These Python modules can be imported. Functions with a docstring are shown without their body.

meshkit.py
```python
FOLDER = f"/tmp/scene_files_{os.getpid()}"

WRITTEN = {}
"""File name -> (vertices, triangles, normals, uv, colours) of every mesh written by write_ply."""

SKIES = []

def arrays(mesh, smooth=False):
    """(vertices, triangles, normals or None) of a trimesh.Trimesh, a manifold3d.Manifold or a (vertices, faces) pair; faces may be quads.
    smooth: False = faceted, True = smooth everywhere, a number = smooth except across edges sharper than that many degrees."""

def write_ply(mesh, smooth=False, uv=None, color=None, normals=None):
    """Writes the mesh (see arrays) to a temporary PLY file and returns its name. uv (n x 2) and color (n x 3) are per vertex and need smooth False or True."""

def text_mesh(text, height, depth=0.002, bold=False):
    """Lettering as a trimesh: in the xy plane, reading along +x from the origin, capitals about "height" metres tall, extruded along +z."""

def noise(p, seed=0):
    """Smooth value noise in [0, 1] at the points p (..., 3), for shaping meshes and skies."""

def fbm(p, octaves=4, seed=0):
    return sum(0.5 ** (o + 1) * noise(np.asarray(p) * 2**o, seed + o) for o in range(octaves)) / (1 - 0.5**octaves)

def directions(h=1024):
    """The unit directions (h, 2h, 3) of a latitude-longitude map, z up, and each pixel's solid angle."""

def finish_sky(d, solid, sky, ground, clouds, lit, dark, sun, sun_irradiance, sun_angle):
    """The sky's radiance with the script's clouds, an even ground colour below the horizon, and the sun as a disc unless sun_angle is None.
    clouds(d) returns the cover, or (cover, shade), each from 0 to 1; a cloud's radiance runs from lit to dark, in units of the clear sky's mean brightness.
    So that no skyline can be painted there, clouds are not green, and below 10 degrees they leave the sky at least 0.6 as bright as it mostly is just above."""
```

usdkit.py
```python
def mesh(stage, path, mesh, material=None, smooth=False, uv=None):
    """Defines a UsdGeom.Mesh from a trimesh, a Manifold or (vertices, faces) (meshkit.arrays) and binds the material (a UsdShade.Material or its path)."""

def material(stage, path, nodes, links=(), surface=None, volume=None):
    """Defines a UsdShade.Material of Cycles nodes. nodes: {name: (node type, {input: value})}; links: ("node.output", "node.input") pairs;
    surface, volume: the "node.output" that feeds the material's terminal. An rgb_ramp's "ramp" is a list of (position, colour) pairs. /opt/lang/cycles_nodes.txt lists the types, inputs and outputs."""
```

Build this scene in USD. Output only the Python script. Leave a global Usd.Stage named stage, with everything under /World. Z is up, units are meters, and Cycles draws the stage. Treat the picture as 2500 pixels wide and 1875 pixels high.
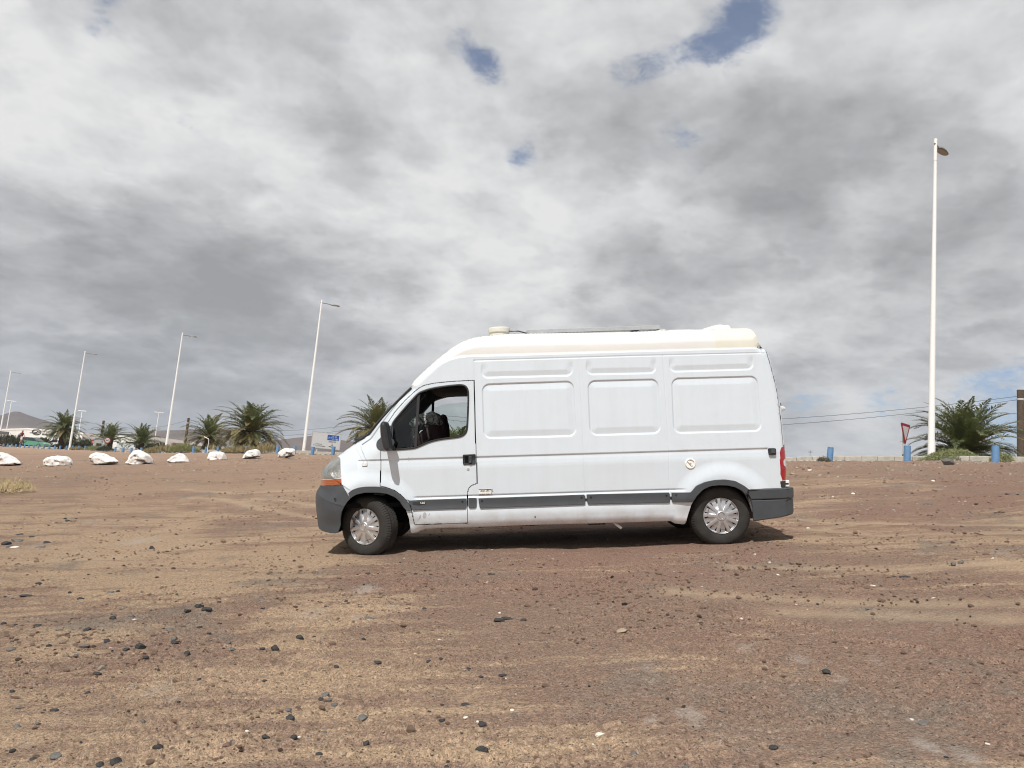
import math, random
import numpy as np, trimesh, usdkit, meshkit
from pxr import Usd, UsdGeom, UsdLux, UsdShade, Gf, Sdf, Vt
from scipy.spatial import cKDTree
from scipy.spatial.transform import Rotation as Ro
from scipy.interpolate import RBFInterpolator, RectBivariateSpline
import shapely.geometry as sg
from shapely import contains_xy

# ------------------------------------------------------------------ stage, camera, sky, sun, exposure
stage = Usd.Stage.CreateInMemory()
UsdGeom.SetStageUpAxis(stage, 'Z'); UsdGeom.SetStageMetersPerUnit(stage, 1.0)
UsdGeom.Xform.Define(stage, '/World'); UsdGeom.Scope.Define(stage, '/World/Looks')

EXPOSURE = 0.14
SKY_STRENGTH = 0.10
SUN_INTENSITY = 1.0
FOC, CX, CY = 1878.0, 1250.0, 937.5            # the lens of the 2500 x 1875 photograph
PITCH, ROLL = math.radians(7.59), math.radians(4.965)
CAM = np.array([0, 0, 1.5])
def _up():
    u = np.array([0, -math.cos(PITCH), math.sin(PITCH)]); c, s = math.cos(ROLL), math.sin(ROLL)
    return np.array([c*u[0]-s*u[1], s*u[0]+c*u[1], u[2]])
_Z = _up(); _Y = np.array([0, 0, 1.])-_Z*_Z[2]; _Y /= np.linalg.norm(_Y); _X = np.cross(_Y, _Z)
RWC = np.stack([_X, _Y, _Z])                   # world = RWC @ (right, down, forward)

cam = UsdGeom.Camera.Define(stage, '/World/camera')
cam.CreateFocalLengthAttr(26.0); cam.CreateHorizontalApertureAttr(26.0*2500/FOC); cam.CreateVerticalApertureAttr(26.0*1875/FOC)
cam.CreateClippingRangeAttr(Gf.Vec2f(0.05, 60000)); cam.CreateExposureAttr(EXPOSURE)
_m = np.eye(4); _m[0, :3], _m[1, :3], _m[2, :3], _m[3, :3] = RWC[:, 0], -RWC[:, 1], -RWC[:, 2], CAM
UsdGeom.Xformable(cam).AddTransformOp().Set(Gf.Matrix4d(_m.tolist()))

VAN_POS = np.array([-1.4775, 8.9395, .5695])   # ground point under the front near wheel
VAN_ROT = Ro.from_euler('ZYX', [-.0015, -.1161, .0586])
SUN = VAN_ROT.apply(np.array([-.07, -.25, .39])); SUN /= np.linalg.norm(SUN)
SUN_EL, SUN_AZ = math.asin(SUN[2]), math.atan2(SUN[0], SUN[1])

sun = UsdLux.DistantLight.Define(stage, '/World/sun')
sun.CreateIntensityAttr(SUN_INTENSITY); sun.CreateAngleAttr(0.55); sun.CreateNormalizeAttr(True); sun.CreateColorAttr(Gf.Vec3f(1.0, .965, .91))
_a = Ro.align_vectors([SUN], [[0, 0, 1.]])[0].as_matrix()
_m = np.eye(4); _m[:3, :3] = _a.T
UsdGeom.Xformable(sun).AddTransformOp().Set(Gf.Matrix4d(_m.tolist()))

def ray(px):
    return RWC @ np.array([(px[0]-CX)/FOC, (px[1]-CY)/FOC, 1.0])
def at(px, D):
    return CAM+ray(px)*D
def unit(px):
    r = ray(px); return r/np.linalg.norm(r)

def make_sky():
    n = {'tc': ('texture_coordinate', {}), 'sep': ('separate_xyz', {}),
         'sky': ('sky_texture', {'sky_type': 'single_scattering', 'sun_disc': False, 'sun_elevation': SUN_EL, 'sun_rotation': SUN_AZ, 'altitude': 50.0, 'aerosol_density': 1.0}),
         'bg': ('background_shader', {'strength': SKY_STRENGTH})}
    L = [('tc.generated', 'sep.vector')]
    def math_(name, kind, a, b=0.0, c=None, clamp=False):
        v = {'math_type': kind, 'use_clamp': clamp}
        for k, x in (('value1', a), ('value2', b), ('value3', c)):
            if isinstance(x, str): L.append((x, f'{name}.{k}'))
            elif x is not None: v[k] = x
        n[name] = ('math', v); return f'{name}.value'
    # the cloud deck is a plane overhead: divide by height so that it flattens towards the horizon
    up = math_('zc', 'maximum', 'sep.z', 0.0)
    zz = math_('zz', 'add', up, 0.30)
    px = math_('px', 'divide', 'sep.x', zz); py = math_('py', 'divide', 'sep.y', zz)
    n['p'] = ('combine_xyz', {'z': 0.35}); L.extend([(px, 'p.x'), (py, 'p.y')])
    def noise(name, scale, detail, rough, dist, off=(0, 0, 0)):
        n[name+'m'] = ('mapping', {'location': off}); L.append(('p.vector', name+'m.vector'))
        n[name] = ('noise_texture', {'scale': scale, 'detail': detail, 'roughness': rough, 'distortion': dist}); L.append((name+'m.vector', name+'.vector'))
        return name+'.fac'
    big = noise('big', 1.9, 5.0, .5, .1, (3.1, 1.7, 0)); mid = noise('mid', 4.6, 7.0, .56, .25, (7.3, 2.2, .4)); fine = noise('fine', 12., 7.0, .58, .3, (1.2, 9.1, .8))
    def bumps(name, spots):
        total = 0.0
        for i, (q, rad, amp) in enumerate(spots):
            d = unit(q); k = f'{name}{i}'
            n[k+'v'] = ('vector_math', {'math_type': 'distance', 'vector2': tuple(d)}); L.append(('tc.generated', k+'v.vector1'))
            n[k+'r'] = ('map_range', {'range_type': 'smootherstep', 'from_min': 0.0, 'from_max': rad/FOC, 'to_min': amp, 'to_max': 0.0, 'clamp': True}); L.append((k+'v.value', k+'r.value'))
            total = math_(k+'a', 'add', total, f'{k}r.result')
        return total
    # light and dark masses of the deck
    tone = bumps('t', SKY_TONE)
    s = math_('s1', 'multiply_add', big, 1.0, -0.36)
    s = math_('s2', 'multiply_add', mid, .95, s)
    s = math_('s3', 'multiply_add', fine, .36, s)
    # puffs: bright thin rims round thicker grey hearts
    n['wn'] = ('noise_texture', {'scale': 3.4, 'detail': 5.0, 'roughness': .6}); L.append(('p.vector', 'wn.vector'))
    n['ws'] = ('vector_math', {'math_type': 'scale', 'scale': .42}); L.append(('wn.color', 'ws.vector1'))
    n['wa'] = ('vector_math', {'math_type': 'add'}); L.extend([('p.vector', 'wa.vector1'), ('ws.vector', 'wa.vector2')])
    n['vo'] = ('voronoi_texture', {'feature': 'smooth_f1', 'scale': 4.2, 'smoothness': .7, 'detail': 2.0, 'roughness': .45, 'lacunarity': 2.3}); L.append(('wa.vector', 'vo.vector'))
    s = math_('s3v', 'multiply_add', 'vo.distance', .62, math_('s3w', 'add', s, -.60))
    s = math_('s4', 'add', s, tone)
    n['ramp'] = ('rgb_ramp', {'ramp': SKY_RAMP}); L.append((s, 'ramp.fac'))
    # gaps of blue
    g = bumps('g', SKY_GAPS)
    # ragged: the holes open only where the deck's own noise is thin
    h = math_('h1', 'multiply_add', mid, 1.2, -.60)
    h = math_('h2', 'multiply_add', fine, 1.5, h)
    h = math_('h2b', 'multiply_add', noise('rag', 30., 6.0, .62, .5, (4, 4, 1)), .9, h)
    h = math_('h3', 'subtract', h, 1.62)
    h = math_('h4', 'add', g, h)
    n['gap'] = ('map_range', {'range_type': 'smootherstep', 'from_min': -.22, 'from_max': .78, 'to_min': 0.0, 'to_max': .85, 'clamp': True}); L.append((h, 'gap.value'))
    # under the deck near the horizon the air is bluer
    n['low'] = ('map_range', {'range_type': 'smoothstep', 'from_min': -.02, 'from_max': .26, 'to_min': .50, 'to_max': 0.0, 'clamp': True}); L.append(('sep.z', 'low.value'))
    n['mixl'] = ('mix_color', {'b': SKY_LOW, 'use_clamp': True}); L.extend([('ramp.color', 'mixl.a'), ('low.result', 'mixl.fac')])
    n['skyd'] = ('mix_color', {'blend_type': 'multiply', 'fac': 1.0, 'b': SKY_BLUE}); L.append(('sky.color', 'skyd.a'))
    n['mix'] = ('mix_color', {}); L.extend([('mixl.result', 'mix.a'), ('skyd.result', 'mix.b'), ('gap.result', 'mix.fac'), ('mix.result', 'bg.color')])
    m = usdkit.material(stage, '/World/Looks/sky', n, L, surface='bg.background')
    dome = UsdLux.DomeLight.Define(stage, '/World/sky')
    UsdShade.MaterialBindingAPI.Apply(dome.GetPrim()).Bind(m)
    dome.GetPrim().SetCustomDataByKey('kind', 'structure')
SKY_RAMP = [(0.0, (3.0, 3.03, 3.13)), (.22, (3.5, 3.55, 3.65)), (.45, (4.4, 4.45, 4.57)), (.65, (5.45, 5.5, 5.6)), (.85, (6.5, 6.55, 6.58)), (1.05, (7.5, 7.5, 7.45))]
SKY_LOW = (3.0, 3.25, 3.7)
SKY_BLUE = (.74, .80, .92)
SKY_TONE = [((2060, 1055), 190, .45), ((300, 170), 700, .20), ((1100, 30), 500, .08), ((480, 640), 520, -.26), ((90, 520), 360, -.16), ((1000, 640), 240, -.12), ((640, 500), 300, .18), ((1000, 500), 260, .20), ((1330, 470), 330, .12), ((2300, 200), 700, .06), ((1900, 730), 640, -.22), ((2330, 560), 420, -.08), ((2420, 1000), 330, .18), ((1360, 720), 240, .16), ((200, 830), 560, -.24), ((760, 800), 480, -.22), ((1550, 690), 420, -.14), ((2100, 530), 130, .2), ((1700, 440), 220, .14), ((450, 800), 160, .12), ((250, 340), 300, .04)]
SKY_GAPS = [((1775, 75), 130, .85), ((1870, 10), 110, .6), ((1190, 165), 85, .85), ((1130, 110), 90, .55), ((1530, 180), 100, .7), ((1640, 125), 120, .45), ((1272, 370), 85, .7), ((250, 25), 100, .75), ((1660, 335), 100, .55), ((840, 85), 100, .55), ((2150, 975), 110, .6), ((1970, 985), 110, .5), ((2480, 1000), 210, .85)]
make_sky()

# ------------------------------------------------------------------ helpers
def mat(name, nodes, links=(), surface='p.BSDF', volume=None):
    return usdkit.material(stage, '/World/Looks/'+name, nodes, links, surface=surface, volume=volume)
def plain(name, col, rough=.6, metal=0.0, spec=.5, coat=0.0, var=.12, scale=14.0, dirt=None, bump=0.0, bscale=60.):
    """A principled paint whose tone wanders a little with procedural noise."""
    n = {'tc': ('texture_coordinate', {}), 'nz': ('noise_texture', {'scale': scale, 'detail': 6.0, 'roughness': .6}),
         'r': ('rgb_ramp', {'ramp': [(.25, tuple(c*(1-var) for c in col)), (.75, tuple(min(1, c*(1+var)) for c in col))]}),
         'p': ('principled_bsdf', {'roughness': rough, 'metallic': metal, 'specular_ior_level': spec, 'coat_weight': coat})}
    L = [('tc.object', 'nz.vector'), ('nz.fac', 'r.fac'), ('r.color', 'p.base_color')]
    if bump:
        n['bn'] = ('noise_texture', {'scale': bscale, 'detail': 5.0}); n['b'] = ('bump', {'strength': 1.0, 'distance': bump})
        L += [('tc.object', 'bn.vector'), ('bn.fac', 'b.height'), ('b.normal', 'p.normal')]
    return mat(name, n, L)

counts = {}
def numbered(parent, name):
    k = (parent, name); i = counts.get(k, 0); counts[k] = i+1
    return f'{parent}/{name}' if i == 0 else f'{parent}/{name}_{i:03d}'
def tag(prim, label=None, cat=None, group=None, kind=None):
    for k, v in (('label', label), ('category', cat), ('group', group), ('kind', kind)):
        if v: prim.SetCustomDataByKey(k, v)
def mat4(loc=(0, 0, 0), rot=None, scale=1.0):
    m = np.eye(4); m[:3, :3] = (np.eye(3) if rot is None else np.asarray(rot))*scale; m[:3, 3] = loc
    return m
def set_xf(prim, m):
    UsdGeom.Xformable(prim).AddTransformOp().Set(Gf.Matrix4d(np.asarray(m).T.tolist()))
def thing(name, label, cat, m=None, group=None):
    p = UsdGeom.Xform.Define(stage, numbered('/World', name)).GetPrim()
    if m is not None: set_xf(p, m)
    tag(p, label, cat, group)
    return p
def part(parent, name, mesh, material, smooth=30, label=None, kind=None):
    path = numbered(str(parent.GetPath()) if parent else '/World', name)
    if isinstance(mesh, list): mesh = cat(mesh)
    p = usdkit.mesh(stage, path, mesh, material, smooth=smooth).GetPrim()
    tag(p, label, kind=kind)
    return p
def solo(name, label, cat_, mesh, material, m=None, smooth=30, group=None, kind=None):
    p = part(None, name, mesh, material, smooth)
    if m is not None: set_xf(p, m)
    tag(p, label, cat_, group, kind)
    return p
def rawmesh(path, v, f, nrm, material):
    m = UsdGeom.Mesh.Define(stage, path)
    m.CreatePointsAttr(Vt.Vec3fArray.FromNumpy(np.ascontiguousarray(v, np.float32)))
    k = f.shape[1]
    m.CreateFaceVertexCountsAttr(Vt.IntArray.FromNumpy(np.full(len(f), k, np.int32)))
    m.CreateFaceVertexIndicesAttr(Vt.IntArray.FromNumpy(np.ascontiguousarray(f, np.int32).ravel()))
    m.CreateSubdivisionSchemeAttr('none')
    if nrm is not None:
        m.CreateNormalsAttr(Vt.Vec3fArray.FromNumpy(np.ascontiguousarray(nrm, np.float32))); m.SetNormalsInterpolation('vertex')
    UsdShade.MaterialBindingAPI.Apply(m.GetPrim()).Bind(material)
    return m.GetPrim()
def cat(ms):
    return trimesh.util.concatenate(ms)
def box(lo, hi, bevel=0.0):
    lo, hi = np.array(lo, float), np.array(hi, float)
    if bevel:
        c = [lo+bevel, hi-bevel]; pts = []
        for i in np.ndindex(2, 2, 2):
            q = np.array([c[i[k]][k] for k in range(3)]); s = np.array([1 if i[k] else -1 for k in range(3)])
            for k in range(3):
                d = np.zeros(3); d[k] = s[k]*bevel; pts.append(q+d)
        return trimesh.convex.convex_hull(np.array(pts))
    b = trimesh.creation.box(hi-lo); b.apply_translation((lo+hi)/2); return b
def tube(pts, r, n=8, cap=True):
    pts = np.asarray(pts, float); r = np.broadcast_to(np.asarray(r, float), len(pts))
    t = np.gradient(pts, axis=0); t /= np.linalg.norm(t, axis=1)[:, None]
    ref = np.array([0, 0, 1.]) if abs(t[:, 2]).max() < .95 else (np.array([0, 1., 0]) if abs(t[:, 1]).max() < .95 else np.array([.7, -.3, .2]))
    a = np.cross(t, ref); a /= np.linalg.norm(a, axis=1)[:, None]; b = np.cross(a, t)
    th = np.arange(n)/n*2*np.pi
    v = pts[:, None]+r[:, None, None]*(a[:, None]*np.cos(th)[None, :, None]+b[:, None]*np.sin(th)[None, :, None])
    v = v.reshape(-1, 3); i = np.arange(len(pts)*n).reshape(-1, n); j = np.roll(i, -1, 1)
    f = np.stack([i[:-1], j[:-1], j[1:], i[1:]], -1).reshape(-1, 4)
    f = np.vstack([f[:, [0, 1, 2]], f[:, [0, 2, 3]]])
    if cap:
        v = np.vstack([v, pts[:1], pts[-1:]]); k = len(v)
        f = np.vstack([f, np.stack([np.full(n, k-2), j[0], i[0]], 1), np.stack([np.full(n, k-1), i[-1], j[-1]], 1)])
    return trimesh.Trimesh(v, f, process=False)
def lathe(profile, n=24, axis='z'):
    """Revolve (radius, height) pairs about z (or lay the axis along y)."""
    pr = np.asarray(profile, float); th = np.arange(n)/n*2*np.pi
    v = np.stack([pr[:, None, 0]*np.cos(th), pr[:, None, 0]*np.sin(th), np.repeat(pr[:, 1:2], n, 1)], -1).reshape(-1, 3)
    i = np.arange(len(pr)*n).reshape(-1, n); j = np.roll(i, -1, 1)
    f = np.stack([i[:-1], j[:-1], j[1:], i[1:]], -1).reshape(-1, 4)
    if axis == 'y': v = v[:, [0, 2, 1]]*[1, 1, 1]
    return trimesh.Trimesh(v, np.vstack([f[:, [0, 1, 2]], f[:, [0, 2, 3]]]), process=False)
def blob(joints, radii, bones, res=.03, sm=4):
    """One continuous body: hulls of spheres along bones, merged and smoothed."""
    import manifold3d as m3
    def sph(i):
        return m3.Manifold.sphere(radii[i], 14).translate([float(x) for x in joints[i]])
    whole = m3.Manifold()
    for a, b in bones:
        whole = whole+m3.Manifold.batch_hull([sph(a), sph(b)])
    whole = whole.refine_to_length(res); q = whole.to_mesh()
    t = trimesh.Trimesh(q.vert_properties[:, :3], q.tri_verts, process=True)
    trimesh.smoothing.filter_taubin(t, iterations=sm)
    return t
def smooth_poly(pts, k=3):
    """Chaikin corner cutting of a closed outline."""
    p = np.asarray(pts, float)
    for _ in range(k):
        q = np.roll(p, -1, 0); p = np.stack([.75*p+.25*q, .25*p+.75*q], 1).reshape(-1, 2)
    return p
def plate(pts, y0, thick, bevel=.004, yfun=None, fine=.06):
    """A bevelled plate with outline pts (x, z); it stands proud towards -y from y0 (plus yfun(x, z))."""
    p = np.asarray(pts, float)
    if ((p[:, 0]*np.roll(p[:, 1], -1)-np.roll(p[:, 0], -1)*p[:, 1]).sum()) < 0: p = p[::-1]
    e = np.roll(p, -1, 0)-np.roll(p, 1, 0); nrm = np.stack([-e[:, 1], e[:, 0]], 1); nrm /= np.maximum(np.linalg.norm(nrm, axis=1), 1e-9)[:, None]
    rings = [(0, 0.0), (0, thick-bevel), (bevel*.3, thick-bevel*.3), (bevel, thick)]
    V = []; n = len(p)
    for d, h in rings:
        q = p+nrm*d; V.append(np.stack([q[:, 0], np.full(n, y0-h), q[:, 1]], 1))
    v = np.vstack(V); i = np.arange(4*n).reshape(4, n); j = np.roll(i, -1, 1)
    f = np.stack([i[:-1], j[:-1], j[1:], i[1:]], -1).reshape(-1, 4)
    inner = p+nrm*bevel
    try:
        tv, tf = trimesh.creation.triangulate_polygon(sg.Polygon(inner), engine='earcut')
    except Exception:
        tv, tf = inner, np.zeros((0, 3), int)
    tv = np.asarray(tv)
    if fine and len(tf):
        tv, tf = trimesh.remesh.subdivide_to_size(np.c_[tv, np.zeros(len(tv))], np.asarray(tf), fine); tv = tv[:, :2]
    v = np.vstack([v, np.stack([tv[:, 0], np.full(len(tv), y0-thick), tv[:, 1]], 1)])
    f = np.vstack([f[:, [0, 1, 2]], f[:, [0, 2, 3]], np.asarray(tf)+4*n])
    if yfun is not None: v[:, 1] += yfun(v[:, 0], v[:, 2])
    return trimesh.Trimesh(v, f, process=False)
def frame_mesh(hole, width, y0, thick, yfun=None):
    """A rubber frame: band of the given width around a closed outline (x, z)."""
    p = np.asarray(hole, float)
    if ((p[:, 0]*np.roll(p[:, 1], -1)-np.roll(p[:, 0], -1)*p[:, 1]).sum()) < 0: p = p[::-1]
    e = np.roll(p, -1, 0)-np.roll(p, 1, 0); nrm = np.stack([e[:, 1], -e[:, 0]], 1); nrm /= np.maximum(np.linalg.norm(nrm, axis=1), 1e-9)[:, None]
    w = np.broadcast_to(np.asarray(width, float), len(p))[:, None]
    rings = [(1., 0), (1., thick*.7), (.8, thick), (.2, thick), (0, thick*.6), (0, -.03)]
    V = [np.stack([(p+nrm*w*d)[:, 0], np.full(len(p), y0-h), (p+nrm*w*d)[:, 1]], 1) for d, h in rings]
    n = len(p); v = np.vstack(V); i = np.arange(len(rings)*n).reshape(-1, n); j = np.roll(i, -1, 1)
    f = np.stack([i[:-1], j[:-1], j[1:], i[1:]], -1).reshape(-1, 4)
    if yfun is not None: v[:, 1] += yfun(v[:, 0], v[:, 2])
    return trimesh.Trimesh(v, np.vstack([f[:, [0, 1, 2]], f[:, [0, 2, 3]]]), process=False)
def dense(pts, step=.02, closed=True):
    p = np.asarray(pts, float); q = np.vstack([p, p[:1]]) if closed else p
    s = np.r_[0, np.cumsum(np.linalg.norm(np.diff(q, axis=0), axis=1))]
    t = np.linspace(0, s[-1], max(8, int(s[-1]/step)), endpoint=not closed)
    return np.stack([np.interp(t, s, q[:, k]) for k in range(q.shape[1])], 1)
def smoothstep(a, b, x):
    t = np.clip((x-a)/(b-a), 0, 1); return t*t*(3-2*t)

# ------------------------------------------------------------------ the ground
def plane_z(x, y):
    return VAN_POS[2]+(x-VAN_POS[0])*.1166+.0587*(y-VAN_POS[1])
POST_X = [7.5, 17.6, 27.1, 37.6, 47.5, 58.6, 69.2, 80.7, 92.5, 105.8, 119.4, 132.6, 145, 161, 175, 191, 206.5, 223.8, 242.8, 259.6, 279.9, 299.4, 320, 343, 365.5, 388.9, 414, 442, 471.2, 501.8, 531, 564.6, 600, 637, 675.8, 717.1, 761.9, 812, 2025, 2214.6, 2430.5]
_dx = [-700, -300, -60, 7, 60, 132, 206, 280, 343, 410, 471, 565, 676, 742, 812, 1000, 1300, 1650, 2025, 2214, 2430, 2600, 3000]
_dd = [190, 150, 122, 112, 104, 93, 82, 73, 67, 62.5, 59, 53, 47.5, 44.7, 42.3, 37.8, 33, 29, 25.3, 23.4, 21.6, 20.4, 18]
_py = [1070, 1083, 1092, 1095.3, 1098.3, 1101, 1104, 1107, 1108.3, 1108.8, 1108.8, 1109.2, 1112, 1112, 1111, 1115, 1121, 1126, 1128, 1128.5, 1127, 1126, 1122]
def row_depth(x): return 1/np.interp(x, _dx, 1/np.array(_dd))
def post_base(x): return at((x, np.interp(x, _dx, _py)), row_depth(x))
_row = np.array([post_base(x) for x in np.linspace(-700, 3000, 120)])
_t = np.gradient(_row[:, :2], axis=0); _t /= np.linalg.norm(_t, axis=1)[:, None]
_nrm = np.stack([-_t[:, 1], _t[:, 0]], 1)                      # away from the camera
def offset_row(o): return _row[:, :2]+_nrm*o
_kx = [-60, 30, 130, 280, 471, 565, 742, 812, 2025, 2214, 2430]; _ky = [1084, 1089.5, 1093, 1097.5, 1101, 1102, 1105, 1105.5, 1121, 1121.5, 1122.5]
def build_ground_table():
    C, Zc = [], []
    def add(x, y, z):
        C.append((math.atan2(x, y)*2.2, math.log(math.hypot(x, y)))); Zc.append(z)
    for a in np.radians(np.arange(-180, 181, 15)):
        back = abs(a) > math.radians(60)
        for r in ([.4, 1, 2, 4, 6, 8, 10, 12.5, 16, 22, 30] if back else [.4, 1, 2, 4, 6, 8, 10, 12.5]):
            add(r*math.sin(a), r*math.cos(a), plane_z(r*math.sin(a), r*math.cos(a)))
        if back:
            for r, k in ((80, .35), (300, 0), (1500, 0), (7000, 0)):
                add(r*math.sin(a), r*math.cos(a), np.clip(plane_z(r*math.sin(a), r*math.cos(a)), -3, 4)*k)
    for q, D in (((20, 1133), 31), ((142, 1134), 31), ((250, 1132), 31), ((343, 1130.5), 31), ((436, 1127), 31), ((530, 1123), 32), ((612, 1119), 33), ((700, 1116), 34)):
        add(*at(q, D))
    for x in (-300, 7, 132, 280, 410, 565, 742, 812, 2025, 2214, 2430, 2600): add(*post_base(x))
    ko = offset_row(1.7)
    for x, y in zip(_kx, _ky):
        # the point of the kerb line in this pixel column
        dd = ray((x, y)); k = np.argmin(abs(ko[:, 0]*dd[1]-ko[:, 1]*dd[0])); p = ko[k]
        D = (p@ray((x, y))[:2])/(ray((x, y))[:2]@ray((x, y))[:2]); z = 1.5+ray((x, y))[2]*D
        add(p[0], p[1], z)
        d = ray((x, y))[:2]
        for m, dz in ((1.14, .12), (1.5, .05), (2.6, -.6)):
            add(*(d*D*m), z+dz+(-.15*m if x < 900 else 0))
    for a in np.radians(np.arange(-50, 51, 12.5)):
        for r in (500, 1500, 7000): add(r*math.sin(a), r*math.cos(a), {500: -3, 1500: -6, 7000: -14}[r])
    rbf = RBFInterpolator(np.array(C), np.array(Zc), kernel='linear', smoothing=.004)
    A = np.radians(np.arange(-180, 180.1, 1.5)); Lr = np.linspace(math.log(.3), math.log(8000), 260)
    q = np.stack(np.meshgrid(A*2.2, Lr, indexing='ij'), -1).reshape(-1, 2)
    z = rbf(q).reshape(len(A), len(Lr))
    from scipy.ndimage import gaussian_filter
    zs = gaussian_filter(z, (1.0, 2.0))
    # exact under the van
    pz = plane_z(np.exp(Lr)[None]*np.sin(A)[:, None], np.exp(Lr)[None]*np.cos(A)[:, None])
    w = 1-smoothstep(11, 14, np.exp(Lr))[None]
    return RectBivariateSpline(A, Lr, zs*(1-w)+pz*w, kx=1, ky=1)
_tab = build_ground_table()
def G(x, y):
    """Height of the ground."""
    x, y = np.asarray(x, float), np.asarray(y, float)
    return _tab.ev(np.arctan2(x, y), np.log(np.maximum(np.hypot(x, y), .31)))
def hit(px, far=400.):
    """The ground point behind a pixel of the photograph."""
    d = ray(px); D = np.geomspace(1.5, far, 1500); q = CAM+D[:, None]*d
    k = np.argmax(q[:, 2]-G(q[:, 0], q[:, 1]) < 0)
    a, b = D[max(k-1, 0)], D[k]
    for _ in range(20):
        m = (a+b)/2; p = CAM+m*d
        if p[2] < G(p[0], p[1]): b = m
        else: a = m
    p = CAM+b*d; p[2] = G(p[0], p[1]); return p, b
def relief(x, y, r):
    """Small lumps, ruts and grit of the dirt."""
    p = np.stack([x, y, np.zeros_like(x)], -1)
    fade = 1/(1+(r/16)**2)
    z = (meshkit.fbm(p*.55, 3, 3)-.5)*.10*np.clip((r-2)/8, .25, 1)
    a = math.radians(34); u = x*math.cos(a)+y*math.sin(a); v = -x*math.sin(a)+y*math.cos(a)
    warp = meshkit.noise(p*.35, 9)*2.2
    rut = meshkit.fbm(np.stack([u*.55, v*4.2+warp*2, np.zeros_like(x)], -1), 3, 21)-.5
    z = z+rut*.035*fade
    crumb = .45+1.3*smoothstep(.42, .62, meshkit.fbm(p*1.3, 3, 44))
    z = z+(meshkit.fbm(p*7.0, 3, 5)-.5)*.022*fade+(meshkit.noise(p*31., 6)-.5)*.012*fade*crumb+(meshkit.noise(p*70., 8)-.5)*.008*fade*crumb
    # a tyre-cut edge on the right
    return z

def project(P):
    q = (np.atleast_2d(P)-CAM)@RWC; return q[:, :2]/q[:, 2:]*FOC+[CX, CY]
def rise_to(base, y):
    """How tall a plumb pole on base must be for its top to reach picture row y."""
    lo, hi = .1, 60.
    for _ in range(40):
        m = (lo+hi)/2
        if project(base+[0, 0, m])[0, 1] > y: lo = m
        else: hi = m
    return lo

WHEELS = [VAN_POS+VAN_ROT.apply([x, y, 0]) for x in (0, 4.078) for y in (.14, 1.85)]
def ground_surface(x, y, with_relief=True):
    z = G(x, y)
    if with_relief:
        r = np.hypot(x, y); w = 1.0
        for q in WHEELS:
            w = w*smoothstep(.15, 1.3, np.hypot(x-q[0], y-q[1]))
        z = z+relief(x, y, r)*(.12+.88*w)+.012*(1-w)
    return z
def _q(ox, oy, s, rows): return [(ox+a/s, oy+b/s) for a, b in rows]
TRACKS = [_q(0, 1100, 2.765, t) for t in ([(2300, 262), (2120, 265), (1850, 275), (1600, 292), (1450, 280), (1250, 268)], [(2300, 470), (2110, 450), (1850, 402), (1650, 362), (1500, 330), (1300, 318)], [(2300, 372), (2100, 360), (1900, 335), (1700, 330)], [(2200, 560), (1700, 600), (1200, 660), (700, 730), (200, 770)])]
TRACKS += [_q(1800, 1100, 3.16, t) for t in ([(670, 620), (900, 646), (1100, 665), (1300, 660), (1700, 656), (2300, 650)], [(500, 530), (900, 560), (1400, 580), (2300, 575)], [(0, 900), (700, 905), (1500, 890), (2300, 860)])]
TRACKS += [_q(1650, 1400, 2.602, t) for t in ([(0, 130), (900, 190), (1600, 200), (2300, 195)], [(700, 260), (1500, 280), (2300, 300)])]
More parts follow.
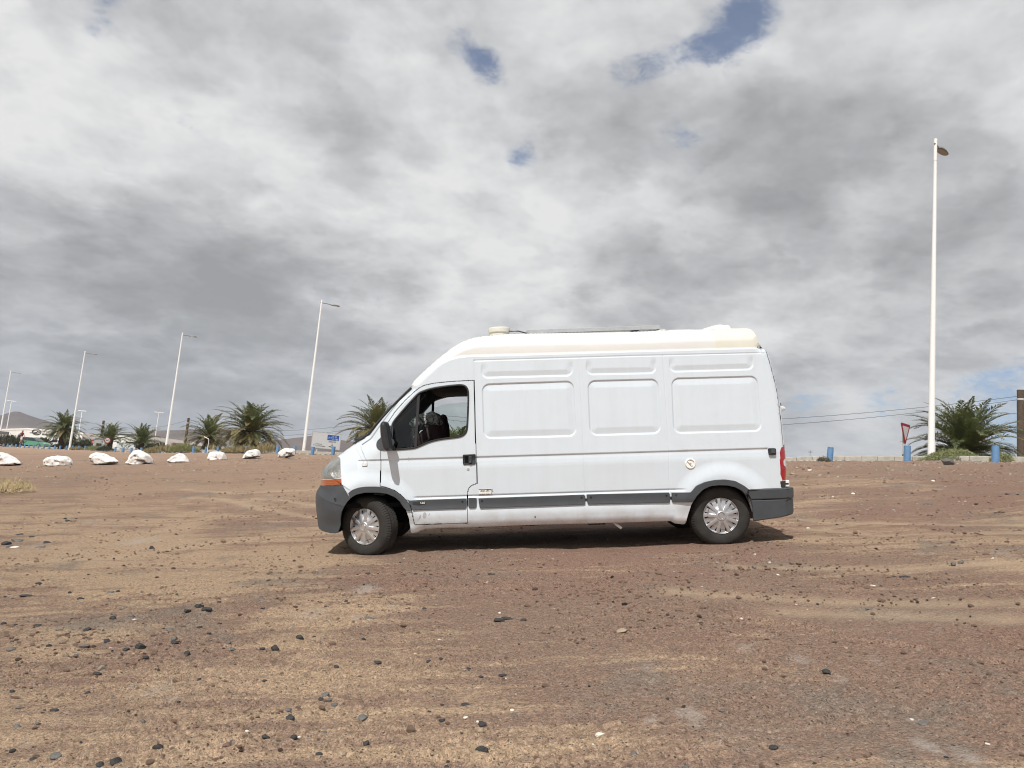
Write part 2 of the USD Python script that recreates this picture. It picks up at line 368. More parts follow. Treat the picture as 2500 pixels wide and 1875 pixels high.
LIME = [(t, r, a) for q in ((0, 1100, 2.765, [((930, 615), 150, 1.), ((1050, 610), 60, 1.), ((600, 485), 110, .8), ((540, 700), 120, .7), ((250, 640), 160, .8), ((1100, 540), 90, .6), ((1250, 670), 120, .6), ((950, 510), 60, .6)]), (850, 1400, 2.602, [((110, 115), 110, 1.), ((60, 285), 70, .9), ((290, 215), 60, .8), ((2160, 890), 150, 1.), ((1930, 920), 90, .9), ((1900, 590), 80, .8), ((570, 155), 60, .6), ((1000, 300), 70, .5), ((1930, 630), 50, .9)]), (1650, 1400, 2.602, [((60, 890), 130, 1.), ((440, 475), 90, .9), ((790, 545), 110, .9), ((1270, 545), 80, .7), ((1060, 670), 90, .8), ((1600, 1100), 120, 1.), ((1850, 1150), 120, 1.), ((1500, 925), 50, .8), ((600, 400), 60, .5)]), (0, 1450, 2.602, [((1000, 600), 130, .9), ((1100, 660), 70, .9), ((2000, 130), 150, .8), ((850, 580), 80, .6), ((170, 950), 90, .6), ((480, 110), 90, .6)]), (1800, 1100, 3.16, [((1430, 790), 130, .7), ((2050, 800), 150, .8), ((1300, 930), 110, .6), ((1230, 420), 100, .6)])) for (p_, r, a) in q[3] for t in [(q[0]+p_[0]/q[2], q[1]+p_[1]/q[2])] for r in [r/q[2]]]
LEDGE = _q(1650, 1400, 2.602, [(330, 262), (500, 300), (700, 340), (900, 383), (1040, 425), (1180, 440), (1400, 463), (1560, 495), (1650, 520), (1800, 528), (1950, 555), (2100, 560), (2280, 568)])
def make_ground():
    n = {'g': ('geometry', {}), 'p': ('principled_bsdf', {'roughness': .95, 'specular_ior_level': .18, 'diffuse_roughness': .6})}
    L = []
    def noise(k, scale, detail=4.0, rough=.55, dist=0.0, rot=0.0, sc=(1, 1, 1), loc=(0, 0, 0)):
        n[k+'m'] = ('mapping', {'rotation': (0, 0, rot), 'scale': sc, 'location': loc}); L.append(('g.position', k+'m.vector'))
        n[k] = ('noise_texture', {'scale': scale, 'detail': detail, 'roughness': rough, 'distortion': dist}); L.append((k+'m.vector', k+'.vector')); return k+'.fac'
    def math_(k, kind, a, b=0.0, c=None, clamp=False):
        v = {'math_type': kind, 'use_clamp': clamp}
        for s, x in (('value1', a), ('value2', b), ('value3', c)):
            if isinstance(x, str): L.append((x, f'{k}.{s}'))
            elif x is not None: v[s] = x
        n[k] = ('math', v); return f'{k}.value'
    def rng(k, x, a, b, lo=0.0, hi=1.0):
        n[k] = ('map_range', {'range_type': 'smoothstep', 'from_min': a, 'from_max': b, 'to_min': lo, 'to_max': hi, 'clamp': True}); L.append((x, k+'.value')); return k+'.result'
    def mixc(k, fac, a, b, kind='mix'):
        v = {'blend_type': kind}
        for s, x in (('fac', fac), ('a', a), ('b', b)):
            if isinstance(x, str): L.append((x, f'{k}.{s}'))
            else: v[s] = x
        n[k] = ('mix_color', v); return f'{k}.result'
    n['sp'] = ('separate_xyz', {}); L.append(('g.position', 'sp.vector'))
    big = noise('big', .33, 5.0, .6, .6); big2 = noise('big2', .21, 4.0, .55, .4, loc=(5, 3, 0))
    streak = noise('streak', 1.0, 6.0, .68, .9, rot=math.radians(-34), sc=(.55, 3.4, 1)); streak2 = noise('streak2', .8, 6.0, .66, .8, rot=math.radians(-4), sc=(.3, 2.6, 1), loc=(2, 8, 0))
    patch = noise('patch', 1.5, 6.0, .68, .5, loc=(1, 4, 0)); grit = noise('grit', 34., 5.0, .72); grit2 = noise('grit2', 110., 3.0, .6)
    # sand on the left and where wheels and wind sorted it
    lx = rng('lx', 'sp.x', -3.0, 1.5, .085, -.03)
    s = math_('s1', 'multiply_add', streak, .62, lx); s = math_('s2', 'multiply_add', streak2, .15, s); s = math_('s3', 'multiply_add', big, .78, s)
    s = math_('s3b', 'multiply_add', grit, .12, s)
    sand = rng('sand', s, .80, .97)
    red = rng('red', math_('r1', 'multiply_add', big2, .8, math_('r0', 'multiply', patch, .5)), .58, .82)
    far = rng('far', 'sp.y', 11.0, 22.0)
    c = mixc('c1', red, (.350, .240, .180), (.358, .222, .168))
    c = mixc('c2', sand, c, (.56, .405, .275))
    c = mixc('c2b', math_('fr', 'multiply', far, .75), c, (.385, .264, .194))
    # grey gravel and pale lime
    gg = rng('gg', math_('gg0', 'multiply_add', noise('gn', .8, 6.0, .66, .3, loc=(9, 1, 0)), 1.0, math_('gg1', 'multiply', grit, .22)), .66, .80, 0.0, .75)
    c = mixc('c3', gg, c, (.29, .243, .202))
    lime = rng('lime', math_('li0', 'multiply_add', noise('ln', 1.05, 7.0, .62, .5, loc=(3.3, 6.1, 0)), 1.0, math_('li1', 'multiply', noise('ln2', 19., 6.0, .75), .34)), .835, .95, 0.0, .75)
    c = mixc('c4', lime, c, (.58, .53, .48))
    # cinder grains: every cell its own tone
    n['v1'] = ('voronoi_texture', {'scale': 95.0}); n['v2'] = ('voronoi_texture', {'scale': 230.0}); n['v3'] = ('voronoi_texture', {'scale': 13.0})
    L.extend([('g.position', 'v1.vector'), ('g.position', 'v2.vector'), ('g.position', 'v3.vector')])
    for k in ('v1', 'v2', 'v3'):
        n[k+'s'] = ('separate_color', {}); L.append((k+'.color', k+'s.color'))
    t = math_('t1', 'multiply_add', 'v1s.r', .48, .70); t2 = math_('t2', 'multiply_add', 'v2s.r', .40, .82); t3 = math_('t3', 'multiply_add', grit, .9, .56)
    t = math_('t4', 'multiply', t, t2); t = math_('t5', 'multiply', t, t3)
    n['tt'] = ('combine_color', {}); [L.append((t, f'tt.{k}')) for k in 'rgb']
    c = mixc('c5', 1.0, c, 'tt.color', 'multiply')
    # pale and dark single grains
    w = math_('w0', 'multiply', rng('w1', 'v1s.g', .955, .965), rng('w2', 'v1.distance', .55, .35)); c = mixc('c6', math_('w3', 'multiply', w, .8), c, (.50, .45, .39))
    d = math_('d0', 'multiply', rng('d1', 'v1s.b', .925, .935), rng('d2', 'v1.distance', .6, .4)); c = mixc('c7', math_('d3', 'multiply', d, .75), c, (.05, .045, .042))
    w = math_('w5', 'multiply', rng('w6', 'v3s.g', .93, .935), rng('w7', 'v3.distance', .34, .22)); w = math_('w8', 'multiply', w, math_('w9', 'multiply_add', far, .8, .12)); c = mixc('c8', w, c, (.50, .46, .40))
    n['tk'] = ('attribute', {'attribute': 'track'}); n['lm'] = ('attribute', {'attribute': 'lime'})
    tk = math_('tk1', 'multiply', 'tk.fac', math_('tk2', 'multiply_add', patch, 1.0, .2, clamp=True)); c = mixc('c9', math_('tk3', 'multiply', tk, .8), c, (.62, .47, .33))
    lm = rng('lm1', math_('lm2', 'multiply_add', noise('ln3', 16., 7.0, .85, .6), .95, math_('lm3', 'multiply_add', 'lm.fac', .34, -.36)), .26, .52, 0.0, .55); lm = math_('lm4', 'multiply', lm, rng('lm5', 'lm.fac', .02, .3)); c = mixc('c10', lm, c, (.58, .52, .47))
    L.append((c, 'p.base_color'))
    h = math_('h1', 'multiply_add', 'v1.distance', -.35, math_('h0', 'multiply', grit, 1.6)); h = math_('h2', 'multiply_add', grit2, .55, h); h = math_('h3', 'multiply_add', 'v2.distance', -.35, h)
    h = math_('h4', 'multiply_add', streak, .8, h)
    n['b'] = ('bump', {'strength': 1.0, 'distance': .034}); L.extend([(h, 'b.height'), ('b.normal', 'p.normal')])
    m = mat('dirt', n, L)
    # polar sheet about the camera: fine in front, coarse behind, out to the horizon
    th = np.radians(np.r_[np.linspace(-180, -44, 46)[:-1], np.linspace(-44, 44, 800), np.linspace(44, 180, 46)[1:]])
    r = np.r_[np.geomspace(.4, 2.4, 14)[:-1], np.geomspace(2.4, 9, 430)[:-1], np.geomspace(9, 40, 330)[:-1], np.geomspace(40, 4300, 120)]
    T, R = np.meshgrid(th, r, indexing='ij'); x, y = R*np.sin(T), R*np.cos(T)
    z = ground_surface(x, y); tk = np.zeros_like(x); near = R < 45
    for ln in TRACKS:
        q = dense(np.array([hit(t)[0][:2] for t in ln]), .1, closed=False); d, _ = cKDTree(q).query(np.stack([x[near], y[near]], -1)); tk[near] = np.maximum(tk[near], np.exp(-(d/.16)**2))
    lim = np.zeros_like(x)
    for t, rad, amp in LIME:
        q, D = hit(t); lim = np.maximum(lim, amp*np.exp(-((x-q[0])**2+((y-q[1])*.55)**2)/(rad*D/FOC)**2))
    z = z-.012*tk
    q = dense(np.array([hit(t)[0][:2] for t in LEDGE]), .03, closed=False); q = q+.05*(meshkit.noise(np.c_[q*4, q[:, :1]*0])[:, None]-.5)*2; nr_ = (R < 12) & (x > .3); d, k = cKDTree(q).query(np.stack([x[nr_], y[nr_]], -1)); sd = np.where(y[nr_] > np.interp(x[nr_], q[:, 0], q[:, 1]), d, -d)
    z[nr_] += .022*smoothstep(-.012, .012, sd)*np.exp(-np.maximum(sd, 0)/.5)*((x[nr_] > q[0, 0]) & (x[nr_] < q[-1, 0]))
    v = np.stack([x, y, z], -1).reshape(-1, 3); i = np.arange(len(v)).reshape(T.shape)
    f = np.stack([i[:-1, :-1], i[1:, :-1], i[1:, 1:], i[:-1, 1:]], -1).reshape(-1, 4)
    f = np.vstack([f, np.stack([i[-1, :-1], i[0, :-1], i[0, 1:], i[-1, 1:]], -1)])
    e1 = v[f[:, 2]]-v[f[:, 0]]; e2 = v[f[:, 3]]-v[f[:, 1]]; fn = np.cross(e1, e2); nr = np.zeros_like(v)
    for k in range(4): np.add.at(nr, f[:, k], fn)
    nr /= np.maximum(np.linalg.norm(nr, axis=1), 1e-12)[:, None]; nr[nr[:, 2] < 0] *= -1
    f = f[:, ::-1] if fn[0, 2] < 0 else f
    p = rawmesh('/World/ground', v, f, nr, m)
    for nm, a in (('track', tk), ('lime', lim)): UsdGeom.PrimvarsAPI(p).CreatePrimvar(nm, Sdf.ValueTypeNames.FloatArray, 'vertex').Set(Vt.FloatArray.FromNumpy(a.ravel().astype(np.float32))); tag(p, kind='structure')
make_ground()

# ------------------------------------------------------------------ stones
def stone_mat(name, col, var=.35):
    return plain(name, col, rough=.9, spec=.2, var=var, scale=9.0, bump=.02, bscale=30.)
STONE = {'d': stone_mat('stone_dark', (.048, .047, .047)), 'g': stone_mat('stone_grey', (.13, .125, .118)), 'r': stone_mat('stone_red', (.165, .105, .083)),
         't': stone_mat('stone_tan', (.32, .25, .18)), 'c': stone_mat('dirt_crumb', (.36, .245, .178), .3), 'w': stone_mat('stone_white', (.62, .57, .50), .15)}
def stone_shape(seed, flat=.6, sub=3, rough=.5):
    rg = np.random.default_rng(seed); t = trimesh.creation.icosphere(sub); v = np.array(t.vertices)
    for _ in range(9):                                          # broken faces
        d = rg.normal(size=3); d /= np.linalg.norm(d); c = rg.uniform(.5, .9); k = v@d-c; v = v-np.maximum(k, 0)[:, None]*d*.85
    v *= 1+rough*(meshkit.fbm(v*1.7+seed*3.1, 3, seed)[:, None]-.5)
    v *= [1, rg.uniform(.65, .95), flat]
    v /= abs(v[:, 0]).max()
    return trimesh.Trimesh(v, t.faces, process=False)
WORDS = {'d': 'dark volcanic stone', 'g': 'grey stone', 'r': 'reddish lava stone', 't': 'tan stone', 'w': 'pale limestone chip'}
def where(px):
    """Plain words for the patch of dirt."""
    x, y = px
    if y < 1300: return 'far dirt near the white boulders' if x < 760 else 'slope right of the van'
    col = 'left edge' if x < 220 else 'left' if x < 560 else 'left of centre' if x < 900 else 'centre' if x < 1300 else 'right of centre' if x < 1650 else 'right' if x < 2150 else 'right edge'
    row = 'level with the wheels' if y < 1400 else 'just nearer than the van' if y < 1500 else 'upper foreground' if y < 1600 else 'middle foreground' if y < 1720 else 'lowest foreground'
    return f'{row}, {col}'
def stone_labels():
    names = {}
    for i, (x, y, w, k, flat) in enumerate(STONES):
        size = 'tiny ' if w < 11 else 'small ' if w < 17 else '' if w < 24 else 'large '
        names.setdefault((size+('flat ' if flat <= .45 else '')+WORDS[k], where((x, y))), []).append(i)
    out = {}
    nth = ['leftmost', 'second', 'third', 'fourth', 'fifth', 'sixth', 'seventh', 'eighth']
    for (a, b), ii in names.items():
        ii.sort(key=lambda i: STONES[i][0])
        for n, i in enumerate(ii):
            out[i] = f'{a}, {b}' if len(ii) == 1 else f"{'leftmost' if n == 0 else 'rightmost' if n == len(ii)-1 else nth[n]+' from left'} {a} of {len(ii)}, {b}"
    return out
SPECIAL = {}
def make_stones():
    labels = stone_labels()
    for i, (x, y, w, k, flat) in enumerate(STONES):
        p, D = hit((x, y)); size = w*D/FOC/2
        rg = np.random.default_rng(500+i)
        m = stone_shape(100+i, flat=flat*rg.uniform(.85, 1.15), sub=3 if w > 18 else 2)
        R = Ro.from_euler('zyx', [rg.uniform(-.5, .5), rg.uniform(-.2, .2), rg.uniform(-.2, .2)]).as_matrix()
        z = float(ground_surface(p[0], p[1])); v = np.asarray(m.vertices)*size; m.vertices = v
        sink = size*flat*(.26 if flat > .4 else .05)
        label = SPECIAL.get(i) or labels[i]; grp = 'stones lying on the dirt'
        q = solo('stone', label, 'stone', m, STONE[k], mat4((p[0], p[1], z+sink), R), smooth=38, group=grp)
def _c(ox, oy, s, rows): return [(ox+a/s, oy+b/s, w/s, k, f) for a, b, w, k, f in rows]
STONES = _c(0, 1450, 2.602, [(25,195,45,'d',.6),(95,200,30,'d',.6),(245,210,62,'d',.4),(370,245,55,'g',.4),(390,200,25,'r',.6),(550,243,55,'d',.55),(718,175,50,'d',.6),(850,180,30,'w',.3),(835,160,45,'g',.5),(945,168,36,'d',.5),(1185,130,50,'d',.6),(1262,104,62,'d',.55),(1310,122,70,'d',.55),(1390,70,35,'d',.6),(1650,52,72,'g',.35),(1670,100,25,'g',.6),(1888,100,20,'r',.7),(2075,170,50,'g',.4),(70,360,55,'g',.6),(105,298,30,'d',.6),(308,348,36,'d',.6),(350,385,28,'r',.6),(425,400,30,'g',.6),(480,405,42,'g',.55),(535,350,66,'g',.5),(672,328,54,'d',.75),(700,350,25,'w',.35),(800,370,45,'d',.6),(855,384,42,'t',.35),(890,353,72,'d',.7),(925,418,42,'d',.65),(985,392,42,'r',.7),(1070,235,72,'g',.45),(1110,320,60,'d',.6),(1105,296,40,'g',.7),(1190,392,46,'d',.75),(1235,310,36,'r',.6),(1265,235,38,'d',.6),(1325,272,30,'d',.6),(1340,303,26,'d',.6),(1393,208,32,'d',.6),(1412,290,38,'g',.6),(1450,325,42,'g',.6),(1475,362,40,'g',.6),(1520,325,30,'t',.5),(1663,368,42,'d',.6),(1742,368,56,'d',.7),(1862,380,40,'r',.6),(1905,297,58,'d',.75),(1995,275,30,'d',.6),(2135,465,40,'d',.6),(2170,597,42,'t',.6),(618,513,54,'d',.6),(1230,455,50,'w',.3),(1270,525,32,'d',.6),(1310,610,38,'r',.55),(1685,530,38,'d',.65),(557,620,44,'d',.55),(715,645,30,'g',.7),(810,690,32,'d',.5),(1135,688,30,'d',.6),(82,600,36,'d',.7),(372,665,50,'t',.5),(345,742,58,'d',.55),(125,720,62,'g',.4),(110,842,56,'g',.5),(240,830,42,'g',.5),(290,815,20,'t',.7),(910,795,32,'g',.9),(1240,850,58,'r',.5),(1830,740,52,'g',.45),(1848,788,66,'d',.65),(2070,645,62,'g',.8),(2090,682,40,'g',.7),(2128,705,58,'g',.7),(2040,680,40,'d',.6),(1568,875,30,'w',.6),(1690,897,62,'d',.5),(1868,905,46,'d',.75),(1905,890,30,'w',.8),(2055,865,56,'g',.5),(2062,912,28,'g',.7),(1440,950,66,'r',.75),(1005,980,76,'d',.75),(985,957,25,'w',.4),(515,938,20,'d',.8),(75,995,50,'d',.7),(210,965,20,'d',.6),(355,1052,76,'g',.5),(740,1065,78,'d',.7),(640,1080,60,'d',.6),(1195,980,36,'r',.7),(1185,1020,42,'t',.5),(2028,1018,48,'d',.7),(2170,1020,52,'t',.6),(25,1075,30,'r',.6),(215,1065,60,'d',.3)])
STONES += _c(850, 1400, 2.602, [(910,14,50,'d',.35),(880,70,20,'w',.4),(410,108,20,'t',.5),(485,228,34,'d',.6),(135,290,72,'g',.3),(847,262,16,'d',.7),(962,248,22,'w',.7),(958,298,74,'d',.6),(1015,284,92,'d',.3),(1115,292,46,'d',.55),(1310,228,20,'t',.7),(1740,368,76,'t',.5),(585,410,36,'w',.25),(425,502,28,'w',.4),(95,420,34,'d',.6),(190,568,66,'d',.35),(520,542,46,'d',.5),(590,540,30,'d',.6),(765,600,40,'d',.5),(985,635,66,'d',.4),(1003,652,14,'w',.6),(845,655,30,'d',.6),(458,712,40,'t',.45),(1530,715,22,'d',.8),(1068,763,18,'w',.4),(1043,862,36,'w',.5),(1245,772,26,'t',.5),(748,908,36,'w',.4),(85,910,82,'g',.45),(598,925,44,'d',.9),(826,945,28,'w',.7),(850,960,60,'d',.6),(845,998,46,'t',.6),(720,1015,42,'d',.7),(515,875,32,'d',.5),(750,818,70,'d',.3),(1605,1015,74,'w',.6),(1556,1082,20,'w',.7),(115,1085,42,'d',.8),(850,1115,88,'d',.65),(632,1210,44,'d',.8),(1812,1135,52,'g',.8),(2145,1215,50,'g',.5),(1065,908,36,'g',.6)])
STONES += _c(1650, 1400, 2.602, [(235,22,26,'r',.8),(1458,22,72,'d',.3),(360,268,32,'d',.5),(420,298,30,'w',.5),(475,298,14,'w',.7),(1095,310,52,'w',.25),(1378,418,56,'g',.7),(1245,415,25,'t',.5),(1253,88,40,'w',.3),(765,213,18,'w',.7),(165,103,18,'w',.7),(835,238,14,'w',.6),(1635,165,30,'w',.3),(1225,247,50,'g',.3),(955,638,60,'d',.6),(1910,692,58,'r',.6),(1085,480,30,'t',.6),(633,582,26,'r',.7),(1420,640,22,'t',.6),(1405,733,42,'d',.5),(295,863,48,'g',.5),(600,998,36,'t',.7),(840,938,26,'r',.7),(988,905,22,'r',.6),(795,818,30,'g',.5),(625,1092,64,'d',.6),(1980,1067,38,'w',.6),(1720,1165,36,'d',.5),(1765,1085,36,'d',.4),(1575,957,76,'g',.25),(1500,920,30,'w',.35),(1092,1193,24,'g',.8),(65,1217,52,'g',.5),(1130,1000,100,'r',.18)])
STONES += _c(1800, 1100, 3.16, [(795,678,36,'t',.6),(545,605,32,'w',.5),(770,575,26,'d',.4),(1470,400,72,'g',.4),(1840,405,36,'d',.5),(1710,360,22,'d',.5),(430,185,46,'t',.45),(555,152,46,'w',.3),(740,345,24,'w',.6),(895,327,36,'w',.35),(935,465,46,'t',.4),(1730,190,46,'w',.3),(530,265,72,'t',.35),(1510,235,30,'w',.6),(640,200,30,'w',.5),(1665,880,50,'g',.6),(1725,870,50,'g',.6),(250,862,24,'w',.6),(135,818,20,'w',.8),(385,928,20,'w',.6),(315,970,28,'w',.6),(1970,845,22,'w',.7),(1045,1055,42,'w',.35)])
STONES += _c(0, 1100, 2.765, [(260,893,42,'d',.5),(835,763,26,'d',.5),(1262,803,32,'t',.4),(1025,660,46,'d',.5),(115,615,90,'g',.3),(40,640,60,'d',.5),(750,958,52,'g',.45),(798,957,42,'d',.7),(962,958,40,'d',.5),(545,1000,52,'d',.5),(470,960,26,'d',.8),(185,980,100,'d',.25),(95,995,52,'d',.4),(640,208,18,'d',.7),(688,192,22,'r',.7),(720,200,16,'d',.6),(1435,337,18,'r',.7),(1520,290,16,'d',.6),(1765,240,14,'d',.6),(2112,702,16,'w',.8),(515,463,26,'d',.4),(455,483,42,'d',.4),(440,465,30,'d',.5),(62,655,50,'g',.5),(100,655,60,'w',.4),(270,660,72,'g',.35),(320,625,52,'d',.4),(210,590,42,'d',.4),(130,568,52,'d',.35),(1770,1075,30,'d',.7),(2005,1075,20,'d',.7),(350,805,22,'d',.5)])
SPECIAL.update({86: 'large round dark stone with a pale chip above it near the bottom left', 29: 'largest dark round stone in the row left of centre foreground', 85: 'round brown lava stone at the bottom, right of the big dark one',
 93: 'rough black lava lump at the bottom left edge of the picture'})
make_stones()

def make_gravel():
    """Loose cinder and pebbles, far too many to count."""
    rg = np.random.default_rng(11); N = 13000
    th = rg.uniform(-math.radians(39), math.radians(39), N*2); r = np.exp(rg.uniform(math.log(2.7), math.log(34), N*2))
    x, y = r*np.sin(th), r*np.cos(th)
    cl = meshkit.fbm(np.stack([x*.9, y*.9, np.zeros_like(x)], -1), 4, 31)
    keep = (rg.uniform(size=N*2) < smoothstep(.40, .66, cl)*.94+.06); x, y, r = x[keep][:N], y[keep][:N], r[keep][:N]
    # paler chips thicken on the slope by the kerb and near the boulders
    m = 5200; tx = np.r_[rg.uniform(4.5, 17, m), rg.uniform(-22, -4, m//2)]; ty = np.r_[rg.uniform(11, 26, m), rg.uniform(20, 36, m//2)]
    cl2 = meshkit.fbm(np.stack([tx*.5, ty*.5, 0*tx], -1), 4, 61); k2 = rg.uniform(size=len(tx)) < smoothstep(.34, .62, cl2); tx, ty = tx[k2], ty[k2]
    # none inside the row of posts or under the tyres
    n1 = len(x); x, y, r = np.r_[x, tx], np.r_[y, ty], np.r_[r, np.hypot(tx, ty)]; z = ground_surface(x, y); n = len(x)
    s = np.exp(rg.normal(math.log(.0056), .42, n))*(1+r/14); s = np.clip(s, .003, .045); s[n1:] *= .75
    kinds = ['d', 'g', 'r', 'c', 'w']; w = np.array([.03, .05, .12, .75, .05])
    idx = rg.choice(10, n, p=np.repeat(w, 2)/2); idx[n1:] = rg.choice([2, 6, 8, 9], n-n1, p=[.2, .2, .3, .3])
    pi = UsdGeom.PointInstancer.Define(stage, '/World/loose_gravel'); targets = []
    for k in range(10):
        g = stone_shape(900+k, flat=.6, sub=1); q = usdkit.mesh(stage, f'/World/loose_gravel/pebble_{k:03d}', g, STONE[kinds[k//2]]); targets.append(q.GetPath())
    pi.CreatePrototypesRel().SetTargets(targets); pi.CreateProtoIndicesAttr(Vt.IntArray.FromNumpy(idx.astype(np.int32)))
    pi.CreatePositionsAttr(Vt.Vec3fArray.FromNumpy(np.stack([x, y, z+s*.15], -1).astype(np.float32)))
    pi.CreateScalesAttr(Vt.Vec3fArray.FromNumpy(np.repeat(s[:, None], 3, 1).astype(np.float32)))
    a = rg.uniform(0, 2*np.pi, n); pi.CreateOrientationsAttr(Vt.QuathArray([Gf.Quath(float(math.cos(t/2)), 0, 0, float(math.sin(t/2))) for t in a]))
    tag(pi.GetPrim(), 'loose cinder gravel and pebbles strewn over the bare dirt', 'gravel', kind='stuff')
make_gravel()

# ------------------------------------------------------------------ the van
def tumble(z): return .07*np.maximum(z-1.05, 0)
def loc(px, y=None):
    """Pixel -> (x, z) on the van's near side (or on the plane y) in the van's own frame."""
    out = []
    for q in np.atleast_2d(np.asarray(px, float)):
        d = VAN_ROT.inv().apply(ray(q)); o = VAN_ROT.inv().apply(CAM-VAN_POS); yy = 0.0 if y is None else y
        for _ in range(8):
            h = o+(yy-o[1])/d[1]*d
            if y is None: yy = float(tumble(h[2]))
        out.append((h[0], h[2]))
    return np.array(out)
def C1(p): return [(740+a/3.456, 900+b/3.456) for a, b in p]
def C2(p): return [(1140+a/5.185, 780+b/5.185) for a, b in p]
def C3(p): return [(1540+a/5.183, 780+b/5.183) for a, b in p]
def C4(p): return [(1140+a/4.424, 1080+b/4.424) for a, b in p]
def C5(p): return [(1560+a/5.53, 1060+b/5.53) for a, b in p]
def F3(p): return [(740+a/6.912, 1080+b/6.912) for a, b in p]
def F4(p): return [(980+a/10.055, 1200+b/10.055) for a, b in p]
def F5(p): return [(960+a/9.217, 780+b/9.217) for a, b in p]
def F6(p): return [(1860+a/10.37, 1060+b/10.37) for a, b in p]
def W8(p): return [(940+a/8.295, 920+b/8.295) for a, b in p]
VW = 1.99

M = {}
M['white'] = mat('van_white', {'tc': ('texture_coordinate', {}), 's': ('separate_xyz', {}),
    'n': ('noise_texture', {'scale': 5.0, 'detail': 8.0, 'roughness': .65}),
    'z': ('map_range', {'range_type': 'smoothstep', 'from_min': .58, 'from_max': .26, 'to_min': 0.0, 'to_max': .75, 'clamp': True}),
    'k': ('map_range', {'from_min': .38, 'from_max': .68, 'to_min': .1, 'to_max': 1.0, 'clamp': True}), 'd': ('math', {'math_type': 'multiply'}),
    'mx': ('mix_color', {'a': (.575, .635, .69), 'b': (.38, .34, .30)}), 'm2': ('mix_color', {'blend_type': 'multiply', 'fac': .22}), 'sm': ('mapping', {'scale': (9., 9., .7)}), 'sn': ('noise_texture', {'scale': 1.0, 'detail': 6.0, 'roughness': .7}), 'sr': ('rgb_ramp', {'ramp': [(.42, (1, 1, 1)), (.78, (.80, .77, .72))]}),
    'p': ('principled_bsdf', {'roughness': .42, 'specular_ior_level': .45, 'coat_weight': .35, 'coat_roughness': .12})},
    [('tc.object', 's.vector'), ('tc.object', 'n.vector'), ('s.z', 'z.value'), ('n.fac', 'k.value'), ('z.result', 'd.value1'), ('k.result', 'd.value2'),
     ('d.value', 'mx.fac'), ('mx.result', 'm2.a'), ('tc.object', 'sm.vector'), ('sm.vector', 'sn.vector'), ('sn.fac', 'sr.fac'), ('sr.color', 'm2.b'), ('m2.result', 'p.base_color')])
M['cream'] = plain('roof_cream', (.62, .622, .608), .5, var=.03, scale=2.)
M['yellow'] = plain('roof_yellowed', (.61, .60, .53), .5, var=.05, scale=3.)
M['trim'] = plain('grey_plastic', (.046, .052, .060), .62, var=.16, scale=5., bump=.0015, bscale=300.)
M['trim2'] = plain('dark_plastic', (.022, .024, .027), .5, var=.1)
M['black'] = plain('black_inside', (.008, .008, .009), .9, spec=.1)
M['rubber'] = plain('rubber_seal', (.018, .019, .021), .55)
M['dash'] = plain('dash_grey', (.055, .07, .075), .7)
M['tyre'] = plain('tyre_rubber', (.035, .033, .031), .85, spec=.25, var=.35, scale=7., bump=.003, bscale=80.)
M['silver'] = plain('hubcap_silver', (.52, .53, .55), .33, metal=.75, var=.12, scale=9.)
M['lens'] = mat('headlight_lens', {'tc': ('texture_coordinate', {}), 'n': ('noise_texture', {'scale': 9.0, 'detail': 4.0}), 'r': ('rgb_ramp', {'ramp': [(.3, (.12, .122, .112)), (.7, (.25, .25, .228))]}),
    'w': ('wave_texture', {'scale': 28., 'bands_direction': 'x'}), 'b': ('bump', {'strength': .5, 'distance': .01}),
    'p': ('principled_bsdf', {'roughness': .16, 'coat_weight': .8, 'coat_roughness': .05})}, [('tc.object', 'n.vector'), ('n.fac', 'r.fac'), ('r.color', 'p.base_color'), ('tc.object', 'w.vector'), ('w.fac', 'b.height'), ('b.normal', 'p.normal')])
M['amber'] = mat('amber_lens', {'tc': ('texture_coordinate', {}), 'w': ('wave_texture', {'scale': 40., 'bands_direction': 'z'}), 'b': ('bump', {'strength': .5, 'distance': .006}),
    'p': ('principled_bsdf', {'base_color': (.34, .075, .012), 'roughness': .2, 'coat_weight': .7, 'subsurface_weight': .2, 'subsurface_scale': .02})}, [('tc.object', 'w.vector'), ('w.fac', 'b.height'), ('b.normal', 'p.normal')])
M['red'] = plain('tail_red', (.30, .008, .012), .18, coat=.8, var=.15)
M['clear'] = plain('clear_lens', (.55, .56, .57), .12, coat=.9, var=.25, scale=40.)
M['grey_paint'] = plain('worn_primer', (.36, .37, .38), .7)
def pane(name, tint):
    return mat(name, {'t': ('transparent_bsdf', {'color': tint}), 'g': ('glossy_bsdf', {'roughness': .02, 'color': (1, 1, 1)}), 'f': ('fresnel', {'IOR': 1.5}), 'm': ('mix_closure', {})},
               [('f.fac', 'm.fac'), ('t.BSDF', 'm.closure1'), ('g.BSDF', 'm.closure2')], surface='m.closure')
M['glass'] = pane('window_glass', (.80, .87, .84))
M['print'] = plain('black_print', (.012, .012, .012), .6)
M['sticker'] = plain('white_sticker', (.80, .79, .75), .5)
M['alu'] = plain('aluminium', (.36, .375, .39), .5, metal=0.0)
M['cell'] = plain('solar_cell', (.012, .016, .03), .2, coat=.6)

